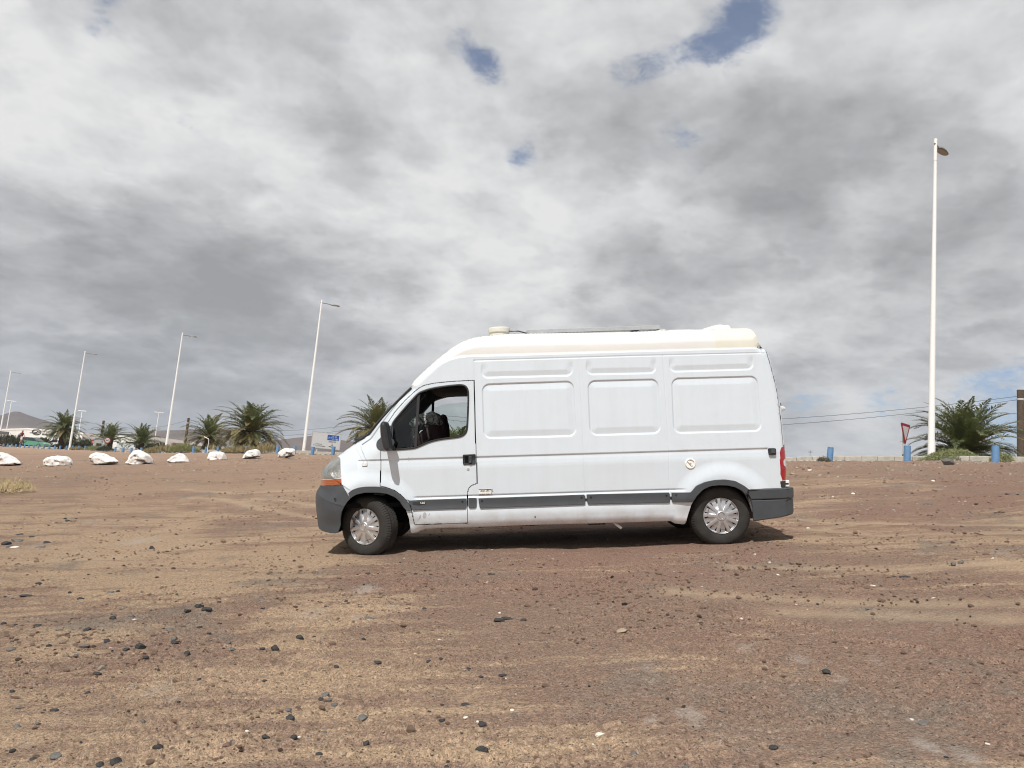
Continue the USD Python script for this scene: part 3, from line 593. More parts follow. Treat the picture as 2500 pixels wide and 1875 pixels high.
# outlines measured on the side
top_px = F3([(148, 1000), (148, 930), (158, 870), (175, 825), (205, 785), (228, 752), (238, 690), (243, 640), (252, 540), (285, 455), (330, 390), (395, 330), (455, 285), (505, 258), (600, 192), (700, 122), (850, 20)]) + \
    C1([(400, 655), (484, 598), (545, 560), (600, 492), (640, 445), (690, 388), (740, 333), (785, 285), (830, 242), (875, 200), (912, 163)]) + \
    F5([(425, 1510), (500, 1405), (600, 1300), (700, 1203), (800, 1110), (900, 1018), (1000, 930), (1140, 810), (1300, 680), (1450, 570), (1600, 490), (1800, 410), (2000, 365), (2130, 352)]) + \
    [(1225, 815.5), (1300, 813.5), (1400, 812), (1540, 809.5), (1620, 806), (1720, 803), (1790, 800.5), (1835, 799.5)] + C3([(1550, 112), (1575, 130), (1600, 168), (1630, 240), (1662, 340)])
bot_px = F3([(148, 1000), (150, 1080), (168, 1180), (185, 1240), (205, 1350), (222, 1420), (250, 1470), (350, 1502), (500, 1520), (628, 1505)])
arch1 = smooth_poly(loc(F3([(628, 1505), (630, 1390), (632, 1290), (655, 1175), (700, 1080), (755, 1000), (810, 940), (900, 880), (1050, 845), (1250, 843), (1420, 860), (1560, 920), (1660, 1010), (1730, 1110)]) + F4([(130, 460), (190, 640), (215, 860), (225, 1000)])), 0)
sill = loc(F4([(255, 1035), (350, 1020), (480, 962), (600, 932), (900, 912), (1640, 892)]) + [(1300, 1283), (1450, 1279), (1640, 1273.5)] + C5([(500, 1213), (590, 1223), (632, 1222)]))
arch2 = loc(C5([(650, 1130), (700, 950), (760, 830), (850, 745), (950, 698), (1060, 686), (1180, 690), (1290, 715), (1380, 765), (1440, 836), (1505, 930), (1552, 1055)]))
rear_bot = loc(C5([(1560, 1060), (1700, 1060), (1930, 1060)]))
NOSE_Y = .5
top = np.vstack([loc(top_px[:17], NOSE_Y*.55), loc(top_px[17:19], .35), loc(top_px[19:28], .16), loc(top_px[28:42], .34), loc(top_px[42:], .40)])
bot0 = loc(bot_px, NOSE_Y*.3)
bottom = np.vstack([bot0, arch1[1:], sill, arch2, rear_bot])
gutter = loc(F5([(425, 1528), (560, 1405), (700, 1280), (800, 1195), (900, 1110), (1000, 1035), (1100, 970), (1300, 885), (1500, 830), (1800, 808), (2212, 801)]) + [(1300, 864.3), (1540, 857.1), (1720, 852.2), (1862, 848.5), (1880, 848)])
rear_edge = loc(C3([(1662, 348), (1720, 362), (1752, 395), (1800, 520), (1850, 720), (1900, 950), (1940, 1150), (1960, 1400), (1980, 1600)]) + F6([(640, 305), (660, 520), (672, 700), (685, 890), (672, 1170), (668, 1350)]))
x0 = float(top[0, 0]); x1 = float(rear_edge[:, 0].max())
def mono(p, eps=1e-4):
    p = p.copy()
    for i in range(1, len(p)):
        if p[i, 0] <= p[i-1, 0]: p[i, 0] = p[i-1, 0]+eps
    return p
bottom[0] = top[0]; topm, botm = mono(top), mono(bottom)
_re = rear_edge[np.argsort(rear_edge[:, 1])]
def rear_x(z): return np.interp(z, _re[:, 1], _re[:, 0])
def zt(u): return np.interp(u, topm[:, 0], topm[:, 1])
def zb(u): return np.interp(u, botm[:, 0], botm[:, 1])
def gut(x): return np.interp(x, gutter[:, 0], gutter[:, 1])
U0 = 4.55
# silhouette with its rounding: depth and reach
sil, rd, rx = [], [], []
def _sil(p, depth, reach):
    for q in dense(p, .008, closed=False): sil.append(q); rd.append(depth); rx.append(reach)
_tn = np.argmin(abs(top[:, 0]-loc([(880, 1073)])[0, 0]))
DEP = lambda x: np.interp(x, [x0, x0+.3, x0+.75, x0+1.05, x0+1.5, x0+2.2, x1], [.52, .48, .30, .14, .16, .30, .34])
REA = lambda x: np.interp(x, [x0, x0+.3, x0+.75, x0+1.05, x0+1.5, x0+2.2, x1], [.55, .50, .24, .10, .11, .19, .20])
for q in dense(top[:-5], .008, closed=False): sil.append(q); rd.append(DEP(q[0])); rx.append(REA(q[0]))
_sil(top[-6:], .30, .20)
for zz in np.arange(-.3, top[0, 1], .01): sil.append((x0, zz)); rd.append(.52); rx.append(.55)
silA = len(sil)
_sil(rear_edge, .10, .10)
for q in dense(sill, .008, closed=False): sil.append(q); rd.append(.07); rx.append(.09)
sil, rd, rx = np.array(sil), np.array(rd), np.array(rx); _trees = [(cKDTree(sil[:silA]), rd[:silA], rx[:silA]), (cKDTree(sil[silA:]), rd[silA:], rx[silA:])]

def sd_poly(poly, x, z):
    """Signed distance to a closed outline, negative inside."""
    b = dense(poly, .002); d, _ = cKDTree(b).query(np.stack([x, z], -1).reshape(-1, 2)); d = d.reshape(x.shape)
    return np.where(contains_xy(sg.Polygon(poly), x, z), -d, d)
def rrect(tl, tr, br, bl, r):
    return np.array(sg.Polygon(loc([tl, tr, br, bl])).buffer(-r).buffer(r, quad_segs=8).exterior.coords)[:-1]
WINP = [rrect((1176.6, 938), (1400, 930.3), (1407.3, 1064.5), (1181.5, 1070), .085), rrect((1435, 929.5), (1606.6, 925.3), (1613.3, 1057.8), (1441, 1062.8), .085), rrect((1639.4, 923.7), (1848.7, 918.0), (1860.3, 1052.3), (1645, 1057.6), .085)]
UPP = [rrect((1174.5, 872), (1398, 866), (1398.4, 917.3), (1175.3, 923), .075), rrect((1430.5, 866), (1601, 861), (1602, 911.5), (1431.5, 914.8), .075), rrect((1633, 860), (1838, 854.5), (1839.5, 902.3), (1634.5, 908.3), .075)]
DOOR = np.vstack([loc(C1([(655, 990), (655, 800), (655, 690)])), loc(W8([(50, 925), (200, 705), (400, 482), (500, 385), (600, 295), (700, 220), (800, 170), (1000, 127), (1300, 96), (1550, 82), (1805, 70)])),
    loc(C1([(1447, 300), (1455, 600), (1464, 800), (1469, 968), (1440, 978), (1412, 992), (1395, 1015), (1387, 1050), (1388, 1200), (1389, 1303), (1200, 1309), (945, 1317)])), loc(F4([(325, 800), (300, 680), (255, 430), (180, 215)])), loc(F3([(1740, 968), (1650, 878), (1550, 808), (1400, 753)]))])
WINDOW = smooth_poly(loc(W8([(135, 1470), (250, 1452), (450, 1438), (600, 1425), (720, 1375), (850, 1315), (1000, 1268), (1200, 1232), (1450, 1206), (1560, 1180), (1625, 1120), (1648, 1030), (1662, 700), (1672, 320), (1650, 235), (1600, 190), (1530, 178), (1400, 186), (1100, 222), (900, 262), (760, 312), (680, 352), (520, 525), (320, 755), (190, 910), (158, 990), (142, 1150)])), 2)
HEAD = smooth_poly(loc(F3([(60, 648), (245, 643), (430, 628), (628, 606), (622, 560), (605, 480), (590, 420), (566, 320), (548, 282), (520, 262), (490, 255), (350, 250), (60, 400)]), 0.0), 1)
IND = loc(F3([(60, 770), (235, 755), (450, 733), (650, 712), (640, 660), (630, 612), (430, 634), (245, 650), (60, 660)]))
BUMP = loc(F3([(60, 765), (235, 757), (450, 735), (652, 716), (805, 940), (840, 960), (770, 1100), (710, 1240), (690, 1560), (60, 1560)]))
TAIL = smooth_poly(loc(F6([(456, 450), (470, 385), (505, 335), (560, 303), (700, 303), (700, 1170), (468, 1186)])), 1)
TLOW = loc(F6([(468, 1192), (700, 1176), (700, 1360), (490, 1360), (470, 1260)]))
CLEAR = loc([(1860+672/10.37, 1060+720/10.37)])[0]
REARDOOR = loc(C3([(1714, 362), (1730, 420), (1770, 560), (1815, 720), (1860, 905), (1900, 1240), (1938, 1600), (2300, 1600), (2300, 300)]))
REARB = loc(C5([(1462, 752), (1700, 742), (1925, 735), (2200, 730), (2200, 1300), (1300, 1300), (1490, 930), (1440, 840)]))
SEAM2 = loc([(1414.8, 874.5), (1425, 1100), (1429, 1207)]); SEAM3 = loc([(1618.1, 868.8), (1633.6, 1098.4), (1634.5, 1201)])
DRIP = loc([(1157.7, 880.3), (1300, 876.2), (1540, 869.1), (1874.8, 861.4)]); SEAM1 = loc([(1157.7, 880.3), (1158.8, 930)])
def ldist(line, x, z): return cKDTree(dense(line, .005, closed=False)).query(np.stack([x, z], -1).reshape(-1, 2))[0].reshape(x.shape)
BELT0 = loc([(871.7, 1125.7)])[0, 0]; BELT1 = loc([(1876, 1092.6)])[0, 0]

def side(x, z):
    """Depth y of the near side's skin at (x, z)."""
    rnd = []
    for tr, a, b in _trees:
        d, k = tr.query(np.stack([x, z], -1).reshape(-1, 2)); d, k = d.reshape(x.shape), k.reshape(x.shape)
        t = np.clip(1-d/b[k], 0, 1); rnd.append(a[k]*(1-np.sqrt(np.maximum(1-t*t, 0))))
    y = tumble(z)+np.maximum(*rnd)
    g = gut(x); up = np.maximum(z-g, 0)
    y = y+.012*smoothstep(0, .012, up)+.55*up**2*smoothstep(x0+1.3, x0+2.0, x)           # the glass-fibre top leans in
    wb = smoothstep(BELT0-.01, BELT0+.02, x)*(1-smoothstep(BELT1-.02, BELT1+.01, x))
    q = 1.103-z
    y = y+wb*np.interp(q, [0, .014, .024, .10, .13], [0, .013, .0135, .002, 0])
    q = .668-z; wr = smoothstep(loc([(1006, 1217)])[0, 0], loc([(1020, 1216)])[0, 0], x)*(1-smoothstep(loc([(1660, 1200)])[0, 0], loc([(1680, 1199)])[0, 0], x))
    y = y+wr*np.interp(q, [0, .012, .022, .034], [0, .010, .010, 0])
    y = y-.030*np.exp(-((z-.45)/.09)**2)*smoothstep(.62, .50, z)*smoothstep(.25, .45, x)*smoothstep(3.6, 3.2, x)*.6
    for ax, az, r0 in ((0.02, .34, .50), (4.09, .34, .47)):
        rr = np.hypot(x-ax, z-az); y = y-.035*smoothstep(r0+.17, r0-.02, rr)*smoothstep(.34, .56, z)
    for P in WINP:
        s = -sd_poly(P, x, z); y = y+np.interp(s, [-.004, .006, .014, .085, .09], [0, .013, .0135, .0025, .0025])*(s > -.01)
    for P in UPP:
        s = -sd_poly(P, x, z); f = smoothstep(2.20, 2.10, z); y = y+np.interp(s, [-.004, .008, .018, .075, .08], [0, .010, .0105, .0, .0])*(s > -.01)*f
    for line, w, dep in ((SEAM2, .005, .004), (SEAM3, .005, .004), (DRIP, .006, .006), (SEAM1, .005, .005)):
        y = y+dep*np.exp(-(ldist(line, x, z)/w)**2)
    y = y+.010*np.exp(-((z-g)/.006)**2)*(x > gutter[0, 0])*(x < x1-.06)
    y = y+.07*smoothstep(.004, -.012, sd_poly(REARB, x, z))
    y = y+(meshkit.fbm(np.stack([x*2.3, z*2.9, 0*x], -1), 3, 77)-.5)*.006
    # the bumper skin stands proud of the wing
    y = y-.010*smoothstep(.003, -.006, sd_poly(BUMP, x, z))
    return y
def side_grid(step, rows):
    u = np.arange(x0, x1, step)
    extra = []
    for a in (arch1, arch2): extra += [np.linspace(a[0, 0]-.02, a[:, 0].min()+.03, 14), np.linspace(a[-1, 0]-.05, a[-1, 0]+.02, 16)]
    u = np.unique(np.round(np.concatenate([u, [x0, x1], botm[:, 0], topm[topm[:, 0] < x0+.35, 0], x0+np.geomspace(.0006, .05, 14)]+extra), 4))
    u = u[(u >= x0) & (u <= x1)]; u = np.r_[u[0], u[1:][np.diff(u) > 3e-4]]
    tb = np.linspace(0, 1, rows); tb = tb+0*tb
    Z = zb(u)[:, None]+(zt(np.minimum(u, topm[-1, 0]))-zb(u))[:, None]*tb[None]
    X = np.repeat(u[:, None], rows, 1); w = np.clip((X-U0)/(x1-U0), 0, 1); X = X+w*(rear_x(Z)-x1)
    return u, X, Z, side(X, Z)
PAINT = {'body_panel': 'white', 'cab_door': 'white', 'headlight': 'lens', 'indicator': 'amber', 'front_bumper': 'trim', 'roof_cap': 'cream', 'roof_cap_tail': 'yellow', 'rear_door': 'white', 'tail_light': 'red', 'reversing_lens': 'clear', 'tail_light_base': 'trim2'}
SPLIT = loc([(1745, 815)])[0, 0]
def skin_faces(X, Z):
    """Which part each cell of the skin belongs to; None where there is a hole or a gap."""
    x = (X[:-1, :-1]+X[1:, 1:]+X[1:, :-1]+X[:-1, 1:])/4; z = (Z[:-1, :-1]+Z[1:, 1:]+Z[1:, :-1]+Z[:-1, 1:])/4
    w = np.full(x.shape, 'body_panel', object)
    g = gut(x); cap = (z > g) & (x > gutter[0, 0]-.01); w[cap] = 'roof_cap'; w[cap & (x > SPLIT)] = 'roof_cap_tail'
    w[(sd_poly(REARDOOR, x, z) < 0) & ~cap] = 'rear_door'
    w[sd_poly(BUMP, x, z) < 0] = 'front_bumper'
    w[sd_poly(IND, x, z) < 0] = 'indicator'; w[sd_poly(HEAD, x, z) < 0] = 'headlight'
    w[sd_poly(TAIL, x, z) < 0] = 'tail_light'; w[sd_poly(TLOW, x, z) < 0] = 'tail_light_base'
    w[(np.hypot((x-CLEAR[0]), z-CLEAR[1]) < .052) & (w == 'tail_light')] = 'reversing_lens'
    dd = sd_poly(DOOR, x, z); w[dd < 0] = 'cab_door'
    gap = (abs(dd) < .0046) | ((abs(sd_poly(REARDOOR, x, z)) < .0042) & ~cap & (w != 'tail_light'))
    gap |= (abs(sd_poly(BUMP, x, z)) < .003) & (w != 'indicator')
    w[gap] = 'gap'
    w[sd_poly(WINDOW, x, z) < .004] = 'hole'
    return w
van = thing('camper_van', 'white high-roof panel van converted to a camper, seen side-on with its front wheels turned', 'van', mat4(VAN_POS, VAN_ROT.as_matrix()))
def grid_normals(V):
    a = np.gradient(V, axis=0); b = np.gradient(V, axis=1); n = np.cross(a, b); l = np.linalg.norm(n, axis=-1, keepdims=True); n = n/np.maximum(l, 1e-12)
    return n
LOOP = {}
for far in (False, True):
    u, X, Z, Y = side_grid(.016 if far else .0068, 120 if far else 330)
    V = np.stack([X, VW-Y if far else Y, Z], -1); nr = grid_normals(V)
    if nr[len(u)//2, 100 if not far else 60, 1] > 0: nr = -nr
    if far: nr = -nr
    what = skin_faces(X, Z); i = np.arange(X.size).reshape(X.shape)
    quad = np.stack([i[:-1, :-1], i[1:, :-1], i[1:, 1:], i[:-1, 1:]], -1)
    if far: quad = quad[..., ::-1]
    vv, nn = V.reshape(-1, 3), nr.reshape(-1, 3)
    for name in PAINT:
        q = quad[what == name]
        if not len(q): continue
        used, inv = np.unique(q, return_inverse=True)
        rawmesh(numbered(str(van.GetPath()), name), vv[used], inv.reshape(q.shape), nn[used], M[PAINT[name]])
    # dark inner skin, seen through gaps and windows
    s = 2 if not far else 1
    Xi, Zi = X[::s, ::s], Z[::s, ::s]; Vi = np.stack([Xi, (VW-Y-.03 if far else Y+.03)[::s, ::s], Zi], -1); ii = np.arange(Xi.size).reshape(Xi.shape)
    xi = (Xi[:-1, :-1]+Xi[1:, 1:])/2; zi = (Zi[:-1, :-1]+Zi[1:, 1:])/2
    q = np.stack([ii[:-1, :-1], ii[1:, :-1], ii[1:, 1:], ii[:-1, 1:]], -1)[sd_poly(WINDOW, xi, zi) > .012]
    used, inv = np.unique(q, return_inverse=True)
    rawmesh(numbered(str(van.GetPath()), 'inner_skin'), Vi.reshape(-1, 3)[used], inv.reshape(q.shape), None, M['dash'])
    LOOP[far] = (u, V)
# across the van: hood, windscreen, roof, back
def bridge(name, rows_near, material, crown=0.0, nacross=14):
    a = np.asarray(rows_near); a = np.vstack([a[:-1:(5 if len(a) > 40 else 1)], a[-1:]]); t = np.linspace(0, 1, nacross)
    b = a.copy(); b[:, 1] = VW-a[:, 1]
    V = a[:, None]*(1-t)[None, :, None]+b[:, None]*t[None, :, None]
    if crown:
        d = np.gradient(a, axis=0); d /= np.maximum(np.linalg.norm(d, axis=1), 1e-9)[:, None]; nn = np.stack([-d[:, 2], 0*d[:, 0], d[:, 0]], 1)
        V = V+crown*(4*t*(1-t))[None, :, None]*nn[:, None]
    i = np.arange(V.shape[0]*nacross).reshape(V.shape[0], nacross)
    f = np.stack([i[:-1, :-1], i[1:, :-1], i[1:, 1:], i[:-1, 1:]], -1).reshape(-1, 4)
    part(van, name, (V.reshape(-1, 3), f), material, smooth=True)
u, V = LOOP[False]; tp = V[:, -1]
def cut(a, b): return tp[(u >= a) & (u <= b)]
XH = loc([(768, 1117)], .3)[0, 0]; XW0 = loc([(897, 1062)], .2)[0, 0]; XW1 = gutter[0, 0]
zi = np.interp(x0+.001, u, tp[:, 2])
bridge('hood', cut(top[6, 0], XW0), M['white'], .03)
bridge('grille', cut(x0, top[6, 0]), M['trim'], .03)
bridge('windscreen', cut(XW0, XW1), M['glass'], .03)
bridge('roof_cap', cut(XW1, SPLIT), M['cream'], .012)
bridge('roof_cap_tail', cut(SPLIT, x1+1), M['yellow'], .012)
bridge('rear_door', V[-1], M['white'], 0)
nb = V[:, 0][(u <= bot0[-1, 0])]; bridge('front_bumper', nb[::-1], M['trim'], 0)

# ------------------------------------------------------------------ van: wheels, trim, cab, roof gear
def parts(parent, name, ms, material):
    for m_ in ms: part(parent, name, m_, material)
def skin_y(x, z): return side(np.atleast_1d(np.asarray(x, float)), np.atleast_1d(np.asarray(z, float)))
def tyre_mesh(R=.347, w=.225, n=360):
    prof = [(.205, -w*.36), (.212, -w*.43), (.235, -w*.49), (.27, -w*.515), (.30, -w*.50), (.318, -w*.465), (.330, -w*.42), (.3375, -w*.36)]
    prof += [(R, y) for y in np.linspace(-w*.31, w*.31, 25)] + [(r, -y) for r, y in prof[::-1]]
    pr = np.array(prof); th = np.arange(n)/n*2*np.pi; r = np.repeat(pr[:, :1], n, 1); y = np.repeat(pr[:, 1:], n, 1)
    k = np.arange(n)[None]
    tread = abs(pr[:, 1:]) < w*.315
    for g in (-.55, -.18, .18, .55):
        r = r-.009*((abs(pr[:, 1:]-g*w*.31) < .0055) & tread)
    sh = (abs(pr[:, 1:]) > w*.185) & (abs(pr[:, 1:]) < w*.47) & (pr[:, :1] > .315)
    r = r-.006*(sh & (k % 5 < 1)); r = r-.004*((abs(pr[:, 1:]) <= w*.185) & tread & ((k+(pr[:, 1:]*90).astype(int)) % 5 < 1))
    V = np.stack([r*np.cos(th), y, r*np.sin(th)], -1).reshape(-1, 3); i = np.arange(V.shape[0]).reshape(len(pr), n); j = np.roll(i, -1, 1)
    f = np.stack([i[:-1], j[:-1], j[1:], i[1:]], -1).reshape(-1, 4)
    return trimesh.Trimesh(V, np.vstack([f[:, [0, 1, 2]], f[:, [0, 2, 3]]]), process=False)
def hubcap_mesh(R=.212):
    nr, nt = 56, 540
    r = np.linspace(.0, 1, nr)**.9; th = np.arange(nt)/nt*2*np.pi; T, Q = np.meshgrid(th, r, indexing='xy')
    k = 9; ph = (T*k/(2*np.pi)+.5) % 1-.5                        # -.5..+.5 within a petal, spokes at 0
    arc = abs(ph)*2*np.pi/k*Q*R                                    # metres from the spoke's line
    half = .013+.008*Q
    spoke = smoothstep(half+.004, half-.003, arc)
    groove = np.exp(-((arc-half*.62)/.003)**2)*smoothstep(.2, .3, Q)
    h = .040-.018*Q**2
    valley = smoothstep(.24, .60, Q)*(1-smoothstep(.90, .955, Q))
    h = h-valley*(1-spoke)*(.010+.016*Q); h = h-.0010*groove*(Q < .95)
    h = h+.006*smoothstep(.27, .235, Q)-.012*smoothstep(.2, .175, Q)+.010*smoothstep(.15, .12, Q)
    h = h-.030*smoothstep(.965, 1.0, Q)
    V = np.stack([Q*R*np.cos(T), -h, Q*R*np.sin(T)], -1)
    i = np.arange(nr*nt).reshape(nr, nt); j = np.roll(i, -1, 1)
    f = np.stack([i[:-1], j[:-1], j[1:], i[1:]], -1)
    qc, pc, ac = (Q[:-1]+Q[1:])/2, ph[:-1], arc[:-1]
    hole = (qc > .66) & (qc < .86) & (ac > half[:-1]+.004) & (ac < half[:-1]+.004+.010*smoothstep(.62, .84, qc)+.002)
    f = f[~hole]
    return (V.reshape(-1, 3), f.reshape(-1, 4)), V
def wheel(x, y, turn, spin, name_far=False):
    R = Ro.from_euler('z', turn).as_matrix(); base = np.array([x, y, .335])
    def place(m, extra=None):
        v = np.asarray(m.vertices if hasattr(m, 'vertices') else m[0]); v = v@Ro.from_euler('y', spin).as_matrix().T
        v = v@R.T+base; return (v, m.faces if hasattr(m, 'faces') else m[1])
    w = UsdGeom.Xform.Define(stage, numbered(str(van.GetPath()), 'wheel')).GetPrim()
    ty = place(tyre_mesh()); v = ty[0]; v[:, 2] = np.maximum(v[:, 2], -.012); part(w, 'tyre', (v, ty[1]), M['tyre'], smooth=25)
    part(w, 'rim', place(lathe([(0, .02), (.13, .02), (.2, -.01), (.207, .05)], 48, 'y')), M['trim2'])
    if y < 1:
        (V, f), grid = hubcap_mesh(); off = np.array([0, -.078, 0])
        part(w, 'hubcap', place((V+off, f)), M['silver'], smooth=40)
        for a in (1.15, 3.35, 5.2):
            th = np.linspace(a-.33, a+.33, 9); p = np.stack([.168*np.cos(th)*(1-.06*np.cos((th-a)*4)), np.full(9, -.106), .168*np.sin(th)*(1-.06*np.cos((th-a)*4))], 1)
            p[0, 1] = p[-1, 1] = -.075
            part(w, 'cable_tie', place(tube(p, .0022, 5)), M['print'])
        part(w, 'emblem', place((lambda m: (np.asarray(m.vertices)+[0, -.1185, 0], m.faces))(lathe([(0, -.002), (.020, -.002), (.023, 0)], 24, 'y'))), M['silver'])
wheel(.015, .165, math.radians(-27), .15); wheel(4.078, .150, 0, .42); wheel(.015, VW-.165, math.radians(-27), .3); wheel(4.078, VW-.15, 0, 0)

# wheel houses, floor and running gear, all dark
def tunnel(ax, r, ya, yb):
    th = np.linspace(.0, math.pi, 30); V = []
    for y in (ya, yb): V.append(np.stack([ax+r*np.cos(th), np.full(30, y), .335+r*np.sin(th)], 1))
    i = np.arange(60).reshape(2, 30); f = np.stack([i[0, :-1], i[0, 1:], i[1, 1:], i[1, :-1]], -1)
    c = np.array([[ax, yb, .335]]); v = np.vstack(V+[c]); g = np.stack([i[1, :-1], i[1, 1:], np.full(29, 60)], -1)
    return trimesh.Trimesh(v, np.vstack([f[:, [0, 1, 2]], f[:, [0, 2, 3]], g]), process=False)
for ax, r_, y_ in ((.02, .455, .15), (4.085, .475, .045)):
    for ya, yb in ((y_, .46), (VW-y_, VW-.46)): part(van, 'wheel_house', tunnel(ax, r_, ya, yb), M['black'])
parts(van, 'floor_pan', [box((.48, .12, .36), (3.58, VW-.12, .44)), box((4.5, .12, .38), (4.72, VW-.12, .46)), box((-.45, .46, .34), (.48, VW-.46, .46)), box((3.58, .48, .36), (4.5, VW-.48, .46))], M['black'])
parts(van, 'chassis_rail', [box((.5, .55, .24), (4.70, .68, .36)), box((.5, VW-.68, .24), (4.70, VW-.55, .36)), box((4.0, .4, .26), (4.16, VW-.4, .38)), box((-.12, .4, .2), (.14, VW-.4, .32))], M['trim2'])
ex = VAN_ROT  # drain pipe and fittings under the sill
part(van, 'drain_pipe', tube([(2.83, .16, .34), (2.87, .13, .27), (2.93, .10, .225)], .016, 10), M['sticker'])
part(van, 'exhaust_box', lathe([(0, 0), (.1, .01), (.1, .5), (0, .52)], 20).apply_transform(mat4((1.9, .8, .33), Ro.from_euler('y', 90, degrees=True).as_matrix())), M['trim2'])
parts(van, 'step_bracket', [box((2.55, .1, .27), (2.75, .2, .335), .006), box((1.75, .12, .28), (1.93, .2, .335), .006), box((3.28, .09, .285), (3.45, .2, .33), .006)], M['trim2'])

skin = lambda x, z: skin_y(x, z)
def trim(name, px, thick=.012, material='trim', bevel=.004, k=0, parent=None, label=None, off=0.0, mirror=True):
    p = loc(px); p = smooth_poly(p, k) if k else p
    p = dense(p, .03) if k == 0 else p
    m = plate(p, 0.0+off, thick, bevel, yfun=skin); q = part(parent or van, name, m, M[material], smooth=40, label=label)
    return q
A1 = F3([(772, 852), (850, 792), (950, 757), (1080, 741), (1250, 741), (1400, 757), (1550, 811), (1650, 881), (1740, 971), (1797, 1052)]) + F4([(100, 162), (200, 292), (252, 430), (268, 456), (132, 462), (80, 380), (0, 262)]) + F3([(1730, 1112), (1660, 1012), (1560, 921), (1420, 861), (1250, 844), (1050, 846), (900, 881), (811, 941)])
trim('arch_trim', A1, .022)
A2 = C5([(438, 790), (560, 786), (690, 781), (760, 692), (880, 641), (1000, 616), (1140, 607), (1280, 627), (1400, 691), (1468, 744), (1490, 930), (1440, 842), (1380, 766), (1290, 716), (1180, 691), (1060, 687), (950, 699), (850, 746), (770, 826), (714, 914), (440, 915)])
trim('arch_trim', A2, .022)
s1 = trim('rub_strip', F4([(180, 217), (1597, 166), (1602, 409), (278, 449), (240, 345)]), .02)
trim('rub_strip', F4([(1645, 157), (1843, 154), (1845, 394), (1647, 401)]), .02)
s2 = trim('rub_strip', C4([(125, 604), (1274, 563), (1277, 670), (137, 709)]), .02)
s3 = trim('rub_strip', C4([(1293, 561), (2188, 541), (2189, 648), (1300, 667)]), .02)
def screw(px, r=.011, parent=van):
    x, z = loc([px])[0]; y = float(skin_y(x, z)[0])-.0205
    part(parent, 'screw_cap', [lathe([(0, 0), (r*.55, 0), (r*.7, .003), (r, .0015), (r, -.003)], 16, 'y').apply_transform(mat4((x, y-.002, z), np.diag([1, -1, 1])))], M['print'])
for q in C4([(163, 629), (1235, 593), (1337, 591), (2150, 571)])+C5([(366, 825), (496, 822)])+F4([(1500, 240)]): screw(q)
screw(F3([(539, 951)])[0], .012); screw(C5([(1672, 938)])[0], .012)
parts(van, 'strip_clip', [box((x-.02, float(skin_y(x, z)[0])-.012, z-.014), (x+.02, float(skin_y(x, z)[0])+.004, z+.014), .003) for x, z in loc(C4([(1284, 617)])+C5([(428, 857)]))], M['trim2'])
# engine badge on the door strip
bq = smooth_poly(loc(F4([(282, 262), (300, 240), (590, 232), (606, 255), (602, 300), (580, 318), (310, 326), (288, 305)])), 1)
part(van, 'badge', plate(bq, -.019, .004, .0015, yfun=skin), M['trim2'])
def lettering(text, px, height, mat_, parent, name='lettering', yoff=.0, bold=True, stretch=1.0, tilt=0.0):
    t = meshkit.text_mesh(text, height, .0012, bold=bold); v = np.asarray(t.vertices); v = v*[stretch, 1, 1]
    x, z = loc([px])[0]; y = float(skin_y(x+.1, z)[0])
    part(parent, name, (np.stack([x+v[:, 0], y+yoff-v[:, 2], z+v[:, 1]], 1), t.faces), mat_, smooth=False)
lettering('dCi 140', F4([(340, 303)])[0], .021, M['sticker'], van, yoff=-.0225, stretch=1.05)
# weight plate
lp = loc([(1168.9, 1194.6), (1199.8, 1193.6), (1199.9, 1208.2), (1168.9, 1209.0)])
part(van, 'weight_plate', plate(lp, 0, .0025, .001, yfun=skin), M['sticker'])
lettering('TARA 1997 K.', (1170.4, 1201.0), .026, M['print'], van, yoff=-.003, stretch=.66); lettering('M.M.A 3500 K.', (1170.0, 1207.9), .026, M['print'], van, yoff=-.003, stretch=.61)
parts(van, 'plate_border', [plate(loc([(1168.9, 1194.6), (1199.8, 1193.6), (1199.8, 1195.0), (1168.9, 1196)]), -.0026, .0008, .0002, yfun=skin), plate(loc([(1168.9, 1208.3), (1199.8, 1207.6), (1199.8, 1208.3), (1168.9, 1209.0)]), -.0026, .0008, .0002, yfun=skin)], M['print'])
# handle, lock, side repeater, filler, latch, clearance lamp
hd = UsdGeom.Xform.Define(stage, numbered(str(van.GetPath()), 'door_handle')).GetPrim()
hp = np.array(sg.Polygon(loc(C1([(1347, 725), (1456, 719), (1456, 808), (1349, 811)]))).buffer(-.014).buffer(.014).exterior.coords)[:-1]
part(hd, 'surround', plate(hp, 0, .014, .006, yfun=skin), M['trim2'])
hi = np.array(sg.Polygon(loc(C1([(1362, 738), (1402, 736), (1402, 797), (1363, 798)]))).buffer(-.006).buffer(.006).exterior.coords)[:-1]
part(hd, 'recess', plate(hi, -.0135, .0015, .001, yfun=skin), M['black'])
hg = np.array(sg.Polygon(loc(C1([(1396, 738), (1424, 737), (1424, 796), (1397, 797)]))).buffer(-.008).buffer(.008).exterior.coords)[:-1]
part(hd, 'grip', plate(hg, -.013, .022, .008, yfun=skin), M['trim'])
def disc(name, px, r, depth, material, parent=van, prof=None):
    x, z = loc([px])[0]; y = float(skin_y(x, z)[0])
    pr = prof or [(0, depth), (r*.8, depth), (r*.95, depth*.7), (r, 0), (r, -.01)]
    return part(parent, name, lathe(pr, 36, 'y').apply_transform(mat4((x, y, z), np.diag([1, -1, 1]))), M[material], smooth=35)
disc('door_lock', C1([(1393, 848)])[0], .015, .006, 'alu')
fc = UsdGeom.Xform.Define(stage, numbered(str(van.GetPath()), 'filler_cap')).GetPrim(); fp = (1685.3, 1131.6)
